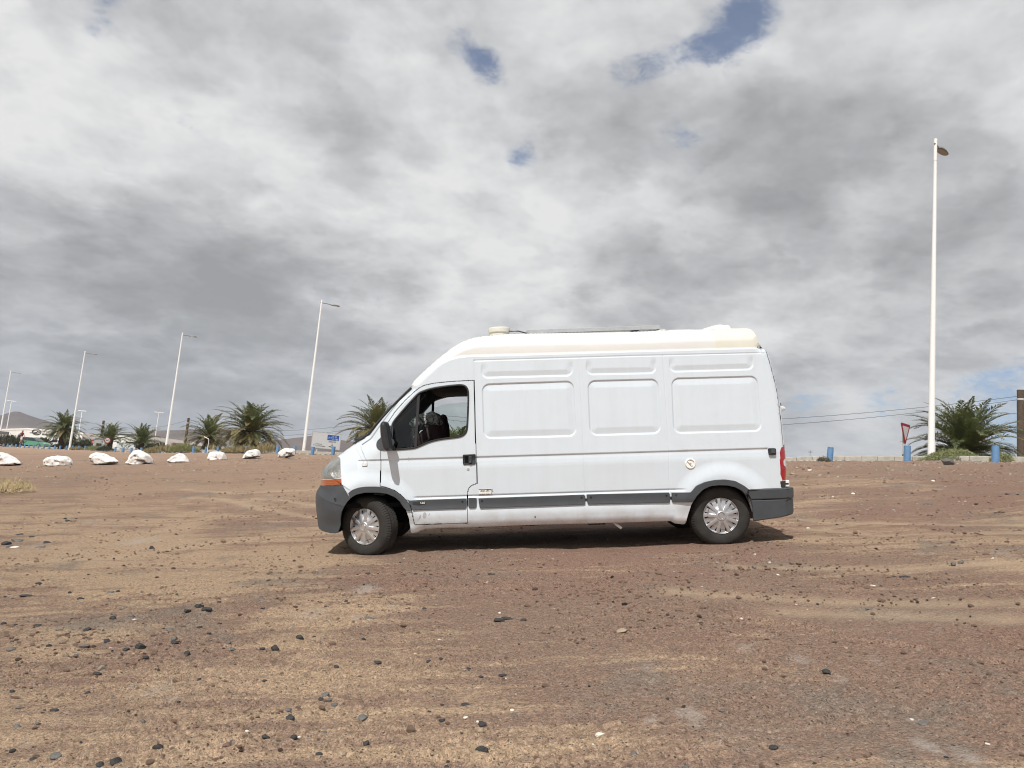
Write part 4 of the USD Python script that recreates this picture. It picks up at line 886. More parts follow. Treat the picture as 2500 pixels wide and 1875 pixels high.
disc('ring', fp, .060, .012, 'sticker', fc, [(.043, .004), (.045, .012), (.055, .012), (.060, .006), (.060, -.01)])
disc('cup', fp, .045, .002, 'sticker', fc, [(0, .001), (.044, .001)])
fx, fz = loc([fp])[0]; fy = float(skin_y(fx, fz)[0]); g = box((-.036, -.014, -.012), (.036, 0, .012), .005); g.apply_transform(mat4((fx, fy, fz), Ro.from_euler('y', 52, degrees=True).as_matrix())); part(fc, 'turn_grip', g, M['sticker'])
disc('keyhole', fp, .012, .0165, 'alu', fc)
rp = np.array(sg.Polygon(loc(C1([(491, 792), (541, 790), (543, 822), (494, 825)]))).buffer(-.012).buffer(.012).exterior.coords)[:-1]
part(van, 'side_repeater', plate(rp, -.001, .012, .006, yfun=skin), M['clear'])
lk = np.array(sg.Polygon(loc(F6([(152, 352), (340, 352), (350, 525), (165, 528)]))).buffer(-.018).buffer(.018).exterior.coords)[:-1]
dl = UsdGeom.Xform.Define(stage, numbered(str(van.GetPath()), 'slide_latch')).GetPrim()
part(dl, 'housing', plate(lk, 0, .030, .008, yfun=skin), M['trim2'])
lk2 = np.array(sg.Polygon(loc(F6([(205, 385), (315, 385), (320, 480), (210, 482)]))).buffer(-.006).buffer(.006).exterior.coords)[:-1]; part(dl, 'catch', plate(lk2, -.030, .008, .003, yfun=skin), M['trim'])
cl = UsdGeom.Xform.Define(stage, numbered(str(van.GetPath()), 'clearance_lamp')).GetPrim()
cx_, cz_ = loc([(1908, 998)])[0]
part(cl, 'mount', [box((cx_-.02, .12, cz_-.072), (cx_+.035, .24, cz_+.075), .012)], M['trim2']); part(cl, 'lamp_lens', [box((cx_-.002, .10, cz_-.028), (cx_+.062, .20, cz_+.036), .01), box((cx_+.02, .095, cz_-.012), (cx_+.072, .13, cz_+.02), .006)], M['clear'])
parts(van, 'rivet', [lathe([(0, .002), (.004, .001), (.005, 0)], 8, 'y').apply_transform(mat4((x, float(skin_y(x, z)[0]), z), np.diag([1, -1, 1]))) for x, z in loc(C3([(1860, 1080), (1866, 1135), (1876, 1190)]))], M['print'])
# rear bumper: upper band and lower skirt, wrapped round the corner
def corner(name, px, material, proud, xr, parent=van):
    p = loc(px); q = dense(p, .02); cxm = p[:, 0].max()
    def yf(x, z): return np.interp(x, [cxm-.40, cxm-.12, cxm-.05, cxm], [0, .02, .07, .16])
    m = plate(q, -.0, proud, .012, yfun=yf); v = np.asarray(m.vertices)
    half = trimesh.Trimesh(v, m.faces, process=False); mir = trimesh.Trimesh(np.stack([v[:, 0], VW-v[:, 1], v[:, 2]], 1), np.asarray(m.faces)[:, ::-1], process=False)
    zlo, zhi = p[:, 1].min(), p[:, 1].max()
    b = box((cxm-.14, .12, max(zlo+.02, p[p[:, 0] > cxm-.1][:, 1].min())), (cxm-.012, VW-.12, zhi-.005), .02)
    part(parent, name, [half, mir, b], M[material], smooth=40)
corner('rear_bumper', C5([(1405, 766), (1472, 744), (1700, 736), (1925, 729), (2110, 720), (2140, 733), (2152, 770), (2150, 855), (2120, 866), (1500, 884), (1488, 845), (1450, 800)]), 'trim', .022, 0)
corner('bumper_skirt', C5([(1502, 889), (2125, 871), (2148, 885), (2156, 1040), (2146, 1070), (2110, 1085), (1900, 1128), (1540, 1176), (1535, 1050), (1530, 985)]), 'trim', .014, 0)
tw = loc(F6([(615, 1180), (745, 1172), (752, 1338), (630, 1345)])); part(van, 'tow_lamp', box((tw[:, 0].min(), .06, tw[:, 1].min()), (tw[:, 0].max(), .16, tw[:, 1].max()), .008), M['sticker'])
part(van, 'tow_lamp_socket', [box((tw[:, 0].min()-.01, .052, tw[:, 1].min()+.03), (tw[:, 0].min()+.05, .07, tw[:, 1].max()-.03), .004)], M['trim2'])
# scuffs and a chip in the paint
for k_, q in enumerate([[(520, 620), (540, 520), (590, 500), (630, 560), (600, 655), (550, 660)], [(430, 640), (470, 560), (500, 575), (470, 660), (440, 690)], [(395, 715), (415, 650), (430, 660), (412, 722)], [(660, 580), (690, 525), (710, 540), (680, 600)]]):
    part(van, 'paint_scuff', plate(dense(smooth_poly(loc(F4(q)), 1), .01), 0, .0008, .0002, yfun=skin), M['grey_paint'])
part(van, 'paint_chip', plate(smooth_poly(loc(C4([(728, 812), (732, 785), (742, 800), (744, 818)])), 1), 0, .0012, .0003, yfun=skin), M['print'])
# window: seal, divider bar, panes
def win_y(x, z): return skin_y(x, np.asarray(z))*0+tumble(np.asarray(z))+.02*smoothstep(.35, -.05, np.asarray(x))
WO = smooth_poly(WINDOW, 0)
for far in (False, True):
    m = frame_mesh(dense(WINDOW, .012), .020, 0, .012, yfun=skin); v = np.asarray(m.vertices)
    if far: v = np.stack([v[:, 0], VW-v[:, 1], v[:, 2]], 1)
    part(van, 'window_seal', (v, m.faces), M['rubber'], smooth=40)
    bar = loc(W8([(652, 335), (712, 330), (645, 1412), (585, 1428)])); m = plate(bar, .022, .022, .004, yfun=win_y); v = np.asarray(m.vertices)
    if far: v = np.stack([v[:, 0], VW-v[:, 1], v[:, 2]], 1)
    part(van, 'window_bar', (v, m.faces), M['rubber'])
    qg = dense(loc(W8([(655, 345), (590, 1425), (190, 1440), (142, 1380), (160, 990), (200, 900), (500, 535)])), .03); m = plate(qg, .026, .004, .001, yfun=win_y); v = np.asarray(m.vertices)
    if far: v = np.stack([v[:, 0], VW-v[:, 1], v[:, 2]], 1)
    part(van, 'quarter_light', (v, m.faces), M['glass'])
    if far:   # the driver-side pane is wound down in the photograph's near door; the far one is up, a hand's breadth open
        pg = dense(loc(W8([(712, 480), (900, 420), (1100, 385), (1400, 360), (1665, 345), (1655, 1100), (1600, 1200), (1200, 1230), (850, 1310), (645, 1420)])), .03); m = plate(pg, .026, .004, .001, yfun=win_y); v = np.asarray(m.vertices)
        part(van, 'door_pane', (np.stack([v[:, 0], VW-v[:, 1], v[:, 2]], 1), m.faces), M['glass'])
ws = [loc([q], .1)[0] for q in C1([(484, 598), (545, 560), (640, 445), (740, 333), (830, 242), (912, 163)])]
for yy in (.105, VW-.105): part(van, 'windscreen_rubber', tube([(x, yy, z+.004) for x, z in ws], .014, 8), M['rubber'])
wp = loc(C1([(476, 600), (500, 585), (530, 566)]), .4); part(van, 'wiper', [tube([(wp[0, 0], .35, wp[0, 1]+.02), (wp[1, 0]+.02, .7, wp[1, 1]+.045), (wp[2, 0]+.05, 1.0, wp[2, 1]+.08)], .012, 6), box((wp[0, 0]-.03, .25, wp[0, 1]-.01), (wp[0, 0]+.10, 1.7, wp[0, 1]+.025), .01)], M['trim2'])
# mirrors
for far in (False, True):
    mr = UsdGeom.Xform.Define(stage, numbered(str(van.GetPath()), 'wing_mirror')).GetPrim()
    mp = smooth_poly(loc(C1([(654, 475), (664, 452), (684, 443), (704, 450), (716, 490), (730, 580), (744, 680), (733, 697), (692, 694), (672, 655), (657, 560)]), -.2), 2)
    m = plate(dense(mp, .012), -.05, .24, .045); v = np.asarray(m.vertices); v[:, 0] += .05*np.clip((v[:, 1]+.05)/-.24, 0, 1)*0
    pat = smooth_poly(loc(C1([(655, 580), (622, 606), (612, 640), (622, 672), (655, 691), (790, 688), (760, 640), (757, 560), (765, 480), (715, 480)])), 1); m2 = plate(dense(pat, .02), .0, .012, .004, yfun=skin); v2 = np.asarray(m2.vertices)
    arm = tube([( -.02+loc([(955, 1085)])[0, 0], .05, loc([(955, 1078)])[0, 1]), (loc([(950, 1085)], -.1)[0, 0]+.02, -.12, loc([(950, 1080)], -.1)[0, 1])], .045, 10); v3 = np.asarray(arm.vertices)
    mg = plate(dense(np.asarray(sg.Polygon(mp).buffer(-.02).exterior.coords)[:-1], .015), 0, .003, .001); v4 = np.asarray(mg.vertices)
    fl = (lambda a: np.stack([a[:, 0], VW-a[:, 1], a[:, 2]], 1)) if far else (lambda a: a)
    part(mr, 'mirror_shell', (fl(v), m.faces), M['trim2'], smooth=50); part(mr, 'mirror_mount', [trimesh.Trimesh(fl(v2), m2.faces, process=False), trimesh.Trimesh(fl(v3), arm.faces, process=False)], M['trim'], smooth=40)
# cab inside
part(van, 'partition', box((1.31, .08, .45), (1.335, VW-.08, 1.10)), M['black']); part(van, 'headliner', box((.72, .1, 1.905), (1.4, VW-.1, 1.93)), M['black'])
part(van, 'cab_floor', box((-.35, .08, .55), (1.33, VW-.08, .6)), M['black'])
parts(van, 'rear_bulkhead', [box((1.36, .25, 1.90), (1.38, VW-.25, 2.2))], M['black'])
dz = 1.10
dash = trimesh.creation.extrude_polygon(sg.Polygon(smooth_poly([(-.02, .80), (.10, 1.10), (.22, 1.19), (.38, 1.17), (.44, 1.02), (.36, .75), (.1, .65)], 1)), VW-.40); dv = np.asarray(dash.vertices); dash.vertices = np.stack([dv[:, 0], dv[:, 2]+.20, dv[:, 1]], 1); part(van, 'dashboard', dash, M['dash'])
sw = trimesh.creation.torus(.2, .017, 36, 10); sw.apply_transform(mat4((.56, .56, 1.20), Ro.from_euler('y', -38, degrees=True).as_matrix())); sp = [tube([(.56, .56, 1.20), np.array((.56, .56, 1.20))+Ro.from_euler('y', -38, degrees=True).apply([.2*math.cos(a), .2*math.sin(a), 0])], .014, 6) for a in (.2, 2.9, 4.7)]
stw = UsdGeom.Xform.Define(stage, numbered(str(van.GetPath()), 'steering_wheel')).GetPrim(); part(stw, 'wheel_rim', sw, M['trim2'], smooth=True); parts(stw, 'spoke', sp, M['trim2']); part(stw, 'column', tube([(.56, .56, 1.20), (.32, .56, 1.02)], .04, 10), M['trim2'])
M['seat'] = plain('seat_fabric', (.018, .015, .017), .9, var=.3, scale=20); M['bag'] = mat('patterned_cloth', {'tc': ('texture_coordinate', {}), 'n': ('noise_texture', {'scale': 22.0, 'detail': 5.0, 'distortion': 1.2}), 'r': ('rgb_ramp', {'ramp': [(.38, (.03, .035, .04)), (.5, (.22, .23, .235)), (.62, (.5, .51, .5))]}), 'p': ('principled_bsdf', {'roughness': .9})}, [('tc.object', 'n.vector'), ('n.fac', 'r.fac'), ('r.color', 'p.base_color')])
for y in (.32, 1.22):
    st = UsdGeom.Xform.Define(stage, numbered(str(van.GetPath()), 'cab_seat')).GetPrim()
    part(st, 'seat_base', box((.55, y, .60), (1.05, y+.5, .98), .06), M['seat'])
    b = box((1.0, y, .9), (1.14, y+.5, 1.36), .05); part(st, 'seat_back', b, M['seat'])
# gear on the roof
rv = UsdGeom.Xform.Define(stage, numbered(str(van.GetPath()), 'roof_vent')).GetPrim()
vx0, vx1 = loc([(1191.5, 810)], .55)[0, 0], loc([(1245.8, 810)], .55)[0, 0]; vz = loc([(1218, 800.3)], .55)[0, 1]; r = (vx1-vx0)/2
vm = lathe([(0, 0), (r*.86, -.002), (r*.97, -.012), (r, -.035), (r*.99, -.062), (r*.9, -.066), (r*.9, -.15)], 40).apply_transform(mat4(((vx0+vx1)/2, .55, vz))); part(rv, 'vent_cap', vm, M['yellow'], smooth=35)
sx0, sz0 = loc([(1286, 805.5)], .55)[0]; sx1, sz1 = loc([(1612, 794)], .55)[0]
pn = UsdGeom.Xform.Define(stage, numbered(str(van.GetPath()), 'solar_panel')).GetPrim()
tilt = math.atan2(sz1-sz0, sx1-sx0); Rt = Ro.from_euler('y', -tilt).as_matrix(); Lp = math.hypot(sx1-sx0, sz1-sz0)
def onroof(m): return m.apply_transform(mat4((sx0, .55, sz0), Rt))
part(pn, 'panel_frame', [onroof(box((0, 0, -.048), (Lp, .035, 0), .003)), onroof(box((0, .665, -.048), (Lp, .70, 0), .003)), onroof(box((0, .035, -.048), (.035, .665, 0), .003)), onroof(box((Lp-.035, .035, -.048), (Lp, .665, 0), .003))], M['alu'])
part(pn, 'cell_sheet', onroof(box((.035, .035, -.014), (Lp-.035, .665, -.006))), M['cell'])
for fx_ in (.02, Lp*.30, Lp*.84): part(pn, 'mounting_rail', onroof(box((fx_, .01, -.062), (fx_+.22 if fx_ < .1 or fx_ > Lp*.5 else fx_+.22, .68, -.038), .004)), M['alu'] if fx_ > .1 else M['trim2'])
parts(pn, 'foot', [onroof(box((a, .02, -.09), (a+.09, .12, -.06), .006)) for a in (.03, .17, .50, .66, Lp-.2)], M['trim2'])
part(pn, 'panel_cable', tube([(vx1-.10, .5, vz-.045), (vx1+.02, .48, vz-.058), (vx1+.1, .47, vz-.060), (sx0+.02, .5, sz0-.055)], .008, 6), M['trim2'])
part(pn, 'cable_gland', [box((vx1+.02, .46, vz-.062), (vx1+.07, .52, vz-.035), .006)], M['alu'])
sk = UsdGeom.Xform.Define(stage, numbered(str(van.GetPath()), 'skylight')).GetPrim()
kx = [loc([q], .6)[0] for q in C3([(915, 118), (980, 98), (1060, 74), (1130, 63), (1170, 70), (1185, 76), (1230, 66), (1245, 78), (1262, 104)])]
kp = np.array([(x, z) for x, z in kx]+[(kx[-1][0], kx[-1][1]-.06), (kx[0][0], kx[0][1]-.06)])
km = trimesh.creation.extrude_polygon(sg.Polygon(kp), .7); kv = np.asarray(km.vertices); km.vertices = np.stack([kv[:, 0], kv[:, 2]+.6, kv[:, 1]], 1); part(sk, 'skylight_dome', km, M['sticker'])
for a, b in ((462, 800), (330, 440)):
    q = [loc([t], .5)[0] for t in C3([(a, 140), (a+25, 132), (b-15, 122), (b, 132), (b, 150), (a, 150)])]
    rm = trimesh.creation.extrude_polygon(sg.Polygon(q), .8); kv = np.asarray(rm.vertices); rm.vertices = np.stack([kv[:, 0], kv[:, 2]+.5, kv[:, 1]], 1); part(van, 'roof_rib', rm, M['cream'])

# the bag or jacket heaped on the passenger seat
bx, bz = loc([(1046, 1031)], .95)[0]
jk = blob([(bx-.15, .95, bz-.02), (bx+.08, .95, bz+.03), (bx+.0, 1.15, bz+.05), (bx-.1, 1.1, bz+.04), (bx-.16, .95, bz-.12), (bx+.14, .98, bz-.04)], [.085, .09, .085, .08, .04, .075], [(0, 1), (1, 2), (2, 3), (3, 0), (0, 4), (1, 5)], .03)
jv = np.asarray(jk.vertices); jk.vertices = jv+(meshkit.fbm(jv*9, 3, 2)[:, None]-.5)*.06
T_van = mat4(VAN_POS, VAN_ROT.as_matrix())
solo('jacket', 'grey and white patterned jacket heaped over the cab seat, seen through the van window', 'jacket', jk, M['bag'], T_van, smooth=True)
rs = blob([(bx-.10, .95, bz-.28), (bx+.12, .97, bz-.28), (bx+.19, 1.0, bz+.05), (bx+.08, .95, bz-.13)], [.13, .15, .05, .12], [(0, 1), (1, 2), (1, 3), (0, 3)], .03)
jv = np.asarray(rs.vertices); rs.vertices = jv+(meshkit.fbm(jv*7, 3, 4)[:, None]-.5)*.05
solo('rucksack', 'dark red rucksack under the patterned jacket on the van seat', 'rucksack', rs, plain('rucksack_cloth', (.030, .011, .014), .8, var=.5, scale=8), T_van, smooth=True)

# ------------------------------------------------------------------ kerb, pavement, road
KMAT = mat('kerb_concrete', {'tc': ('geometry', {}), 'n': ('noise_texture', {'scale': 5.0, 'detail': 8.0, 'roughness': .7}), 'r': ('rgb_ramp', {'ramp': [(.3, (.30, .285, .25)), (.7, (.48, .455, .40))]}), 'p': ('principled_bsdf', {'roughness': .9})},
           [('tc.position', 'n.vector'), ('n.fac', 'r.fac'), ('r.color', 'p.base_color')])
ASPH = plain('road_asphalt', (.055, .055, .056), .9, var=.2, scale=1.)
PAVE = plain('pavement_concrete', (.33, .31, .27), .9, var=.15, scale=2.)
def strip(name, o0, o1, lift, material, n=400):
    s = np.linspace(0, len(_row)-1, n); V = []
    for o in np.linspace(o0, o1, max(3, int((o1-o0)/1.2))):
        q = offset_row(o); x = np.interp(s, np.arange(len(q)), q[:, 0]); y = np.interp(s, np.arange(len(q)), q[:, 1]); V.append(np.stack([x, y, kerb_z(x, y)+lift], -1))
    V = np.array(V); i = np.arange(V.shape[0]*n).reshape(V.shape[0], n); f = np.stack([i[:-1, :-1], i[1:, :-1], i[1:, 1:], i[:-1, 1:]], -1).reshape(-1, 4)
    p = part(None, name, (V.reshape(-1, 3), f), material, smooth=True); tag(p, kind='structure'); return p
_ko = offset_row(1.7); _kz = G(_ko[:, 0], _ko[:, 1]); _kt = cKDTree(_ko)
def kerb_z(x, y):
    """Level of the kerb's foot nearest to a point."""
    d, i = _kt.query(np.stack([x, y], -1), k=3); w = 1/np.maximum(d, .01)**2; return (w*_kz[i]).sum(-1)/w.sum(-1)
# kerb stones one by one
s_ = np.r_[0, np.cumsum(np.linalg.norm(np.diff(_ko, axis=0), axis=1))]
_b1 = np.argmin(np.linalg.norm(_ko-at((-20, 1088), 113)[:2], axis=1)); _b2 = np.argmin(np.linalg.norm(_ko-at((2580, 1122), 22.5)[:2], axis=1))
kb = UsdGeom.Xform.Define(stage, '/World/kerb').GetPrim(); tag(kb, kind='structure')
L_ = .56; a_ = s_[_b1]; k_ = 0
rg_ = np.random.default_rng(5)
while a_ < s_[_b2]:
    dist = np.interp(a_, s_, np.linalg.norm(_ko, axis=1)); Lk = .56 if dist < 48 else .8
    c = np.array([np.interp(a_+Lk/2, s_, _ko[:, j]) for j in (0, 1)]); e = np.array([np.interp(a_+Lk, s_, _ko[:, j]) for j in (0, 1)])-np.array([np.interp(a_, s_, _ko[:, j]) for j in (0, 1)])
    z0, z1 = [float(np.interp(t, s_, _kz)) for t in (a_, a_+Lk)]; ang = math.atan2(e[1], e[0]); sl = math.atan2(z1-z0, Lk)
    h = .17 if dist < 50 else .22
    m = box((-Lk/2+.006, -.09, -.25), (Lk/2-.006, .09, h+rg_.uniform(-.006, .006)), .018)
    m.apply_transform(mat4((c[0], c[1], (z0+z1)/2), (Ro.from_euler('z', ang)*Ro.from_euler('y', -sl)).as_matrix())); part(kb, 'kerb_stone', m, KMAT, smooth=False)
    a_ += Lk
strip('pavement', 1.8, 4.6, .15, PAVE); strip('road', 4.61, 12, .02, ASPH)
# pale gravel verge at the kerb's foot
def verge():
    rg = np.random.default_rng(8); n = 9000; s = rg.uniform(s_[_b1], s_[_b2], n); o = rg.normal(1.15, .28, n); o = np.clip(o, .3, 1.58)
    b0 = np.stack([np.interp(s, s_, _ko[:, 0]), np.interp(s, s_, _ko[:, 1])], 1); nn = np.stack([np.interp(s, s_, _nrm[:, 0]), np.interp(s, s_, _nrm[:, 1])], 1); p = b0+nn*(o-1.7)[:, None]
    z = ground_surface(p[:, 0], p[:, 1]); sc = rg.uniform(.018, .05, n)*np.clip(np.hypot(p[:, 0], p[:, 1])/35, .8, 2)
    pi = UsdGeom.PointInstancer.Define(stage, '/World/verge_gravel'); t = []
    for k in range(3): t.append(usdkit.mesh(stage, f'/World/verge_gravel/chip_{k:03d}', stone_shape(950+k, .6, 1), [STONE['w'], STONE['t'], STONE['g']][k]).GetPath())
    pi.CreatePrototypesRel().SetTargets(t); pi.CreateProtoIndicesAttr(Vt.IntArray.FromNumpy(rg.choice(3, n, p=[.5, .2, .3]).astype(np.int32)))
    pi.CreatePositionsAttr(Vt.Vec3fArray.FromNumpy(np.c_[p, z].astype(np.float32))); pi.CreateScalesAttr(Vt.Vec3fArray.FromNumpy(np.repeat(sc[:, None], 3, 1).astype(np.float32)))
    tag(pi.GetPrim(), 'pale gravel verge along the foot of the kerb behind the blue posts', 'gravel', kind='stuff')
verge()

# ------------------------------------------------------------------ blue posts
BLUE = plain('blue_paint', (.11, .225, .40), .65, var=.22, scale=6., bump=.004, bscale=25.)
BLUE2 = plain('blue_paint_cap', (.11, .26, .48), .7, var=.25, scale=9.)
def post_proto():
    p = UsdGeom.Xform.Define(stage, '/World/blue_post').GetPrim()
    return p
def ORD(n): return f"{n}{'th' if 10 < n % 100 < 14 else {1: 'st', 2: 'nd', 3: 'rd'}.get(n % 10, 'th')}"
for i, x in enumerate(POST_X):
    b = post_base(x); b[2] = float(ground_surface(b[0], b[1]))
    rg = np.random.default_rng(70+i); R = Ro.from_euler('xyz', [rg.normal(0, .02), rg.normal(0, .02), rg.uniform(0, 6)]).as_matrix()
    if i == 0:
        first = thing('blue_post', 'x', 'post', mat4(b, R)); part(first, 'shaft', lathe([(.104, -.15), (.101, .1), (.098, .46), (.094, .468)], 20), BLUE, smooth=50); part(first, 'top_cap', lathe([(0, .472), (.07, .472), (.0935, .468)], 20), BLUE2, smooth=50); q = first
    else:
        q = thing('blue_post', 'x', 'post', mat4(b, R)); q.GetReferences().AddInternalReference(first.GetPath()); q.SetInstanceable(True)
    near = {2025: 'blue painted post just behind the van, in front of the kerb at right', 2214.6: 'blue painted post standing in front of the give-way sign on the right', 2430.5: 'blue painted post beside the low bush at the right edge',
            812: 'blue painted post under the right end of the white direction sign', 761.9: 'blue painted post under the left end of the white direction sign', 717.1: 'blue painted post just right of the rightmost white boulder', 675.8: 'blue painted post just left of the rightmost white boulder'}
    if x in near: tag(q, near[x], 'post', 'blue posts along the kerb')
    else: tag(q, f'{ORD(i+1)} short blue post from the left edge, behind the white boulders', 'post', 'blue posts along the kerb')
    if i == 0: pass

# ------------------------------------------------------------------ street lamps
PW = plain('lamp_white', (.76, .77, .76), .4, var=.04); LG = plain('lamp_grey', (.16, .165, .16), .5, var=.1); LD = plain('lamp_lens', (.06, .055, .05), .3, coat=.5)
def lamp_mesh(p, H, arm, head=.62):
    part(p, 'pole', lathe([(.125, -1.0), (.123, 0), (.085, H*.55), (.058, H-.9), (.058, H-.86)], 20), PW, smooth=40)
    part(p, 'collar', lathe([(.066, H-.9), (.066, H-.84), (.062, H-.84), (.062, H), (.0, H+.01)], 20), PW, smooth=40)
    part(p, 'access_hatch', box((-.055, -.128, .6), (.055, -.1, 1.0), .008), PW)
    part(p, 'bracket_arm', tube([(0, 0, H-.22), (arm*.5, 0, H-.22), (arm, 0, H-.235)], .03, 10), LG)
    part(p, 'bolt', lathe([(0, .08), (.03, .08), (.035, .06), (.035, 0)], 12, 'y').apply_transform(mat4((0, -.0, H-.22), Ro.from_euler('z', 90, degrees=True).as_matrix())), LG)
    pr = [(arm-.02, -.06), (arm+.06, -.13), (arm+head*.45, -.17), (arm+head*.85, -.13), (arm+head, -.05), (arm+head, .05), (arm+head*.85, .13), (arm+head*.45, .17), (arm+.06, .13), (arm-.02, .06)]
    h = trimesh.creation.extrude_polygon(sg.Polygon(smooth_poly(pr, 2)), .075); v = np.asarray(h.vertices); top = v[:, 2] > .04; cx = arm+head*.45
    v[top, :2] = (v[top, :2]-[cx, 0])*.82+[cx, 0]; v[:, 2] += H-.285; h.vertices = v; part(p, 'lamp_head', h, LG, smooth=40)
    g = trimesh.creation.extrude_polygon(sg.Polygon(smooth_poly(pr, 2)).buffer(-.035), .012); v = np.asarray(g.vertices); v[:, 2] += H-.30; g.vertices = v; part(p, 'lens', g, LD)
def at_ground(px, D, sink=0.0):
    """A spot on the land behind the kerb in the given pixel column, D metres ahead."""
    q = at(px, D); q[2] = min(q[2], float(kerb_z(q[:1], q[1:2])[0])+.1) if D < 130 else q[2]; q[2] -= sink; return q
LAMPS = [((2273.3, 1111), 28.5, 339.3, 40, .26, .86, 'tall white street lamp on the right, nearest the camera, in front of the palm'), ((741.5, 1098), 57, 732.4, 22, .72, .68, 'white street lamp left of the direction sign, second tallest'),
         ((405.2, 1093), 75, 812.3, 20, .72, .68, 'white street lamp left of the two big palms, third from the right'), ((170.8, 1086.8), 92, 857.2, 18, .72, .68, 'white street lamp in front of the leftmost palm'), ((-5, 1087), 118, 905, 15, .72, .68, 'white street lamp at the left edge of the picture')]
for q, D, H, rot, arm, head, lab in LAMPS:
    b = at_ground(q, D); H = rise_to(b, H)
    p = thing('street_lamp', lab, 'street lamp', mat4(b, Ro.from_euler('z', rot, degrees=True).as_matrix()), 'street lamps along the road'); lamp_mesh(p, H, arm, head)
for q, top, D, lab in (((11.5, 1075), (25, 979), 175, 'small distant twin-arm lamp in front of the volcano'), ((189, 1076), (192.5, 1003), 200, 'small distant lamp rising behind the leftmost palm'), ((376, 1088), (383.5, 1007), 170, 'small distant lamp between the palm and the street lamp')):
    b = at(q, D); b[2] -= 1.5; H = rise_to(b, top[1])
    p = thing('distant_lamp', lab, 'lamp', mat4(b, Ro.from_euler('z', 15, degrees=True).as_matrix()))
    part(p, 'pole', lathe([(.11, 0), (.06, H)], 10), PW, smooth=50)
    for sgn in (-1, 1): part(p, 'lamp_head', box((min(0, sgn*1.0), -.14, H-.06), (max(0, sgn*1.0), .14, H+.06), .04), PW)

# ------------------------------------------------------------------ palms
LEAF = mat('palm_leaf', {'oi': ('geometry', {}), 'n': ('noise_texture', {'scale': 1.6, 'detail': 3.0}), 'r': ('rgb_ramp', {'ramp': [(.3, (.070, .090, .042)), (.5, (.125, .145, .068)), (.72, (.21, .215, .115))]}), 'p': ('principled_bsdf', {'roughness': .42, 'specular_ior_level': .5}), 't': ('translucent_bsdf', {'color': (.12, .15, .04)}), 'm': ('mix_closure', {'fac': .22})},
           [('oi.position', 'n.vector'), ('n.fac', 'r.fac'), ('r.color', 'p.base_color'), ('p.BSDF', 'm.closure1'), ('t.BSDF', 'm.closure2')], surface='m.closure')
DRY = mat('palm_leaf_dry', {'oi': ('geometry', {}), 'n': ('noise_texture', {'scale': 1.2, 'detail': 3.0}), 'r': ('rgb_ramp', {'ramp': [(.3, (.085, .082, .034)), (.55, (.20, .175, .075)), (.75, (.30, .24, .125))]}), 'p': ('principled_bsdf', {'roughness': .6}), 't': ('translucent_bsdf', {'color': (.25, .2, .08)}), 'm': ('mix_closure', {'fac': .2})},
          [('oi.position', 'n.vector'), ('n.fac', 'r.fac'), ('r.color', 'p.base_color'), ('p.BSDF', 'm.closure1'), ('t.BSDF', 'm.closure2')], surface='m.closure')
TRUNK = plain('palm_trunk', (.075, .05, .038), .95, var=.5, scale=7., bump=.06, bscale=9.)
def frond(rg, base, az, el, L, droop, leaf, dens, wide=1.0):
    n = 15; s = np.linspace(0, 1, n); e = el-droop*s**1.5; ds = L/(n-1)
    side_ = rg.normal(0, .10)
    a = az+side_*s**2; dx = np.cos(e)*np.cos(a); dy = np.cos(e)*np.sin(a); dz = np.sin(e)
    pts = base+np.c_[np.r_[0, np.cumsum(dx[:-1])], np.r_[0, np.cumsum(dy[:-1])], np.r_[0, np.cumsum(dz[:-1])]]*ds
    T = np.stack([dx, dy, dz], 1); Sd = np.stack([-np.sin(a), np.cos(a), 0*a], 1); U = np.cross(T, Sd); U *= np.sign(U[:, 2:]+1e-9)
    V, F = [], []; m = dens; t = np.linspace(.10, .995, m); b0 = 0
    P = np.stack([np.interp(t, s, pts[:, k]) for k in range(3)], 1); TT = np.stack([np.interp(t, s, T[:, k]) for k in range(3)], 1); SS = np.stack([np.interp(t, s, Sd[:, k]) for k in range(3)], 1); UU = np.stack([np.interp(t, s, U[:, k]) for k in range(3)], 1)
    ll = leaf*np.clip(np.minimum((t-.02)/.22, 1.0)*np.minimum((1.08-t)/.5, 1.0), .15, 1)
    for sg_ in (-1, 1):
        w = rg.normal(0, .12, (m, 3)); d = TT*(.55+.45*t)[:, None]+SS*sg_*(.95-.35*t)[:, None]+UU*(.38*(1-.5*t))[:, None]+w; d /= np.linalg.norm(d, axis=1)[:, None]
        tip = P+d*ll[:, None]-np.array([0, 0, 1])*(ll*.16)[:, None]; mid = P+d*(ll*.5)[:, None]
        wv = np.cross(d, UU); wv /= np.maximum(np.linalg.norm(wv, axis=1), 1e-6)[:, None]; hw = (.020+.012*rg.uniform(size=m))*wide
        V += [P, mid+wv*hw[:, None], mid-wv*hw[:, None], tip]
        k = np.arange(m); F += [np.stack([b0+k, b0+m+k, b0+2*m+k], 1), np.stack([b0+m+k, b0+3*m+k, b0+2*m+k], 1)]; b0 += 4*m
    rb = tube(pts[::2], np.linspace(.032, .006, len(pts[::2]))*L/2.7, 4, cap=False)
    V = np.vstack(V+[rb.vertices]); F = np.vstack(F+[np.asarray(rb.faces)+b0])
    return V, F
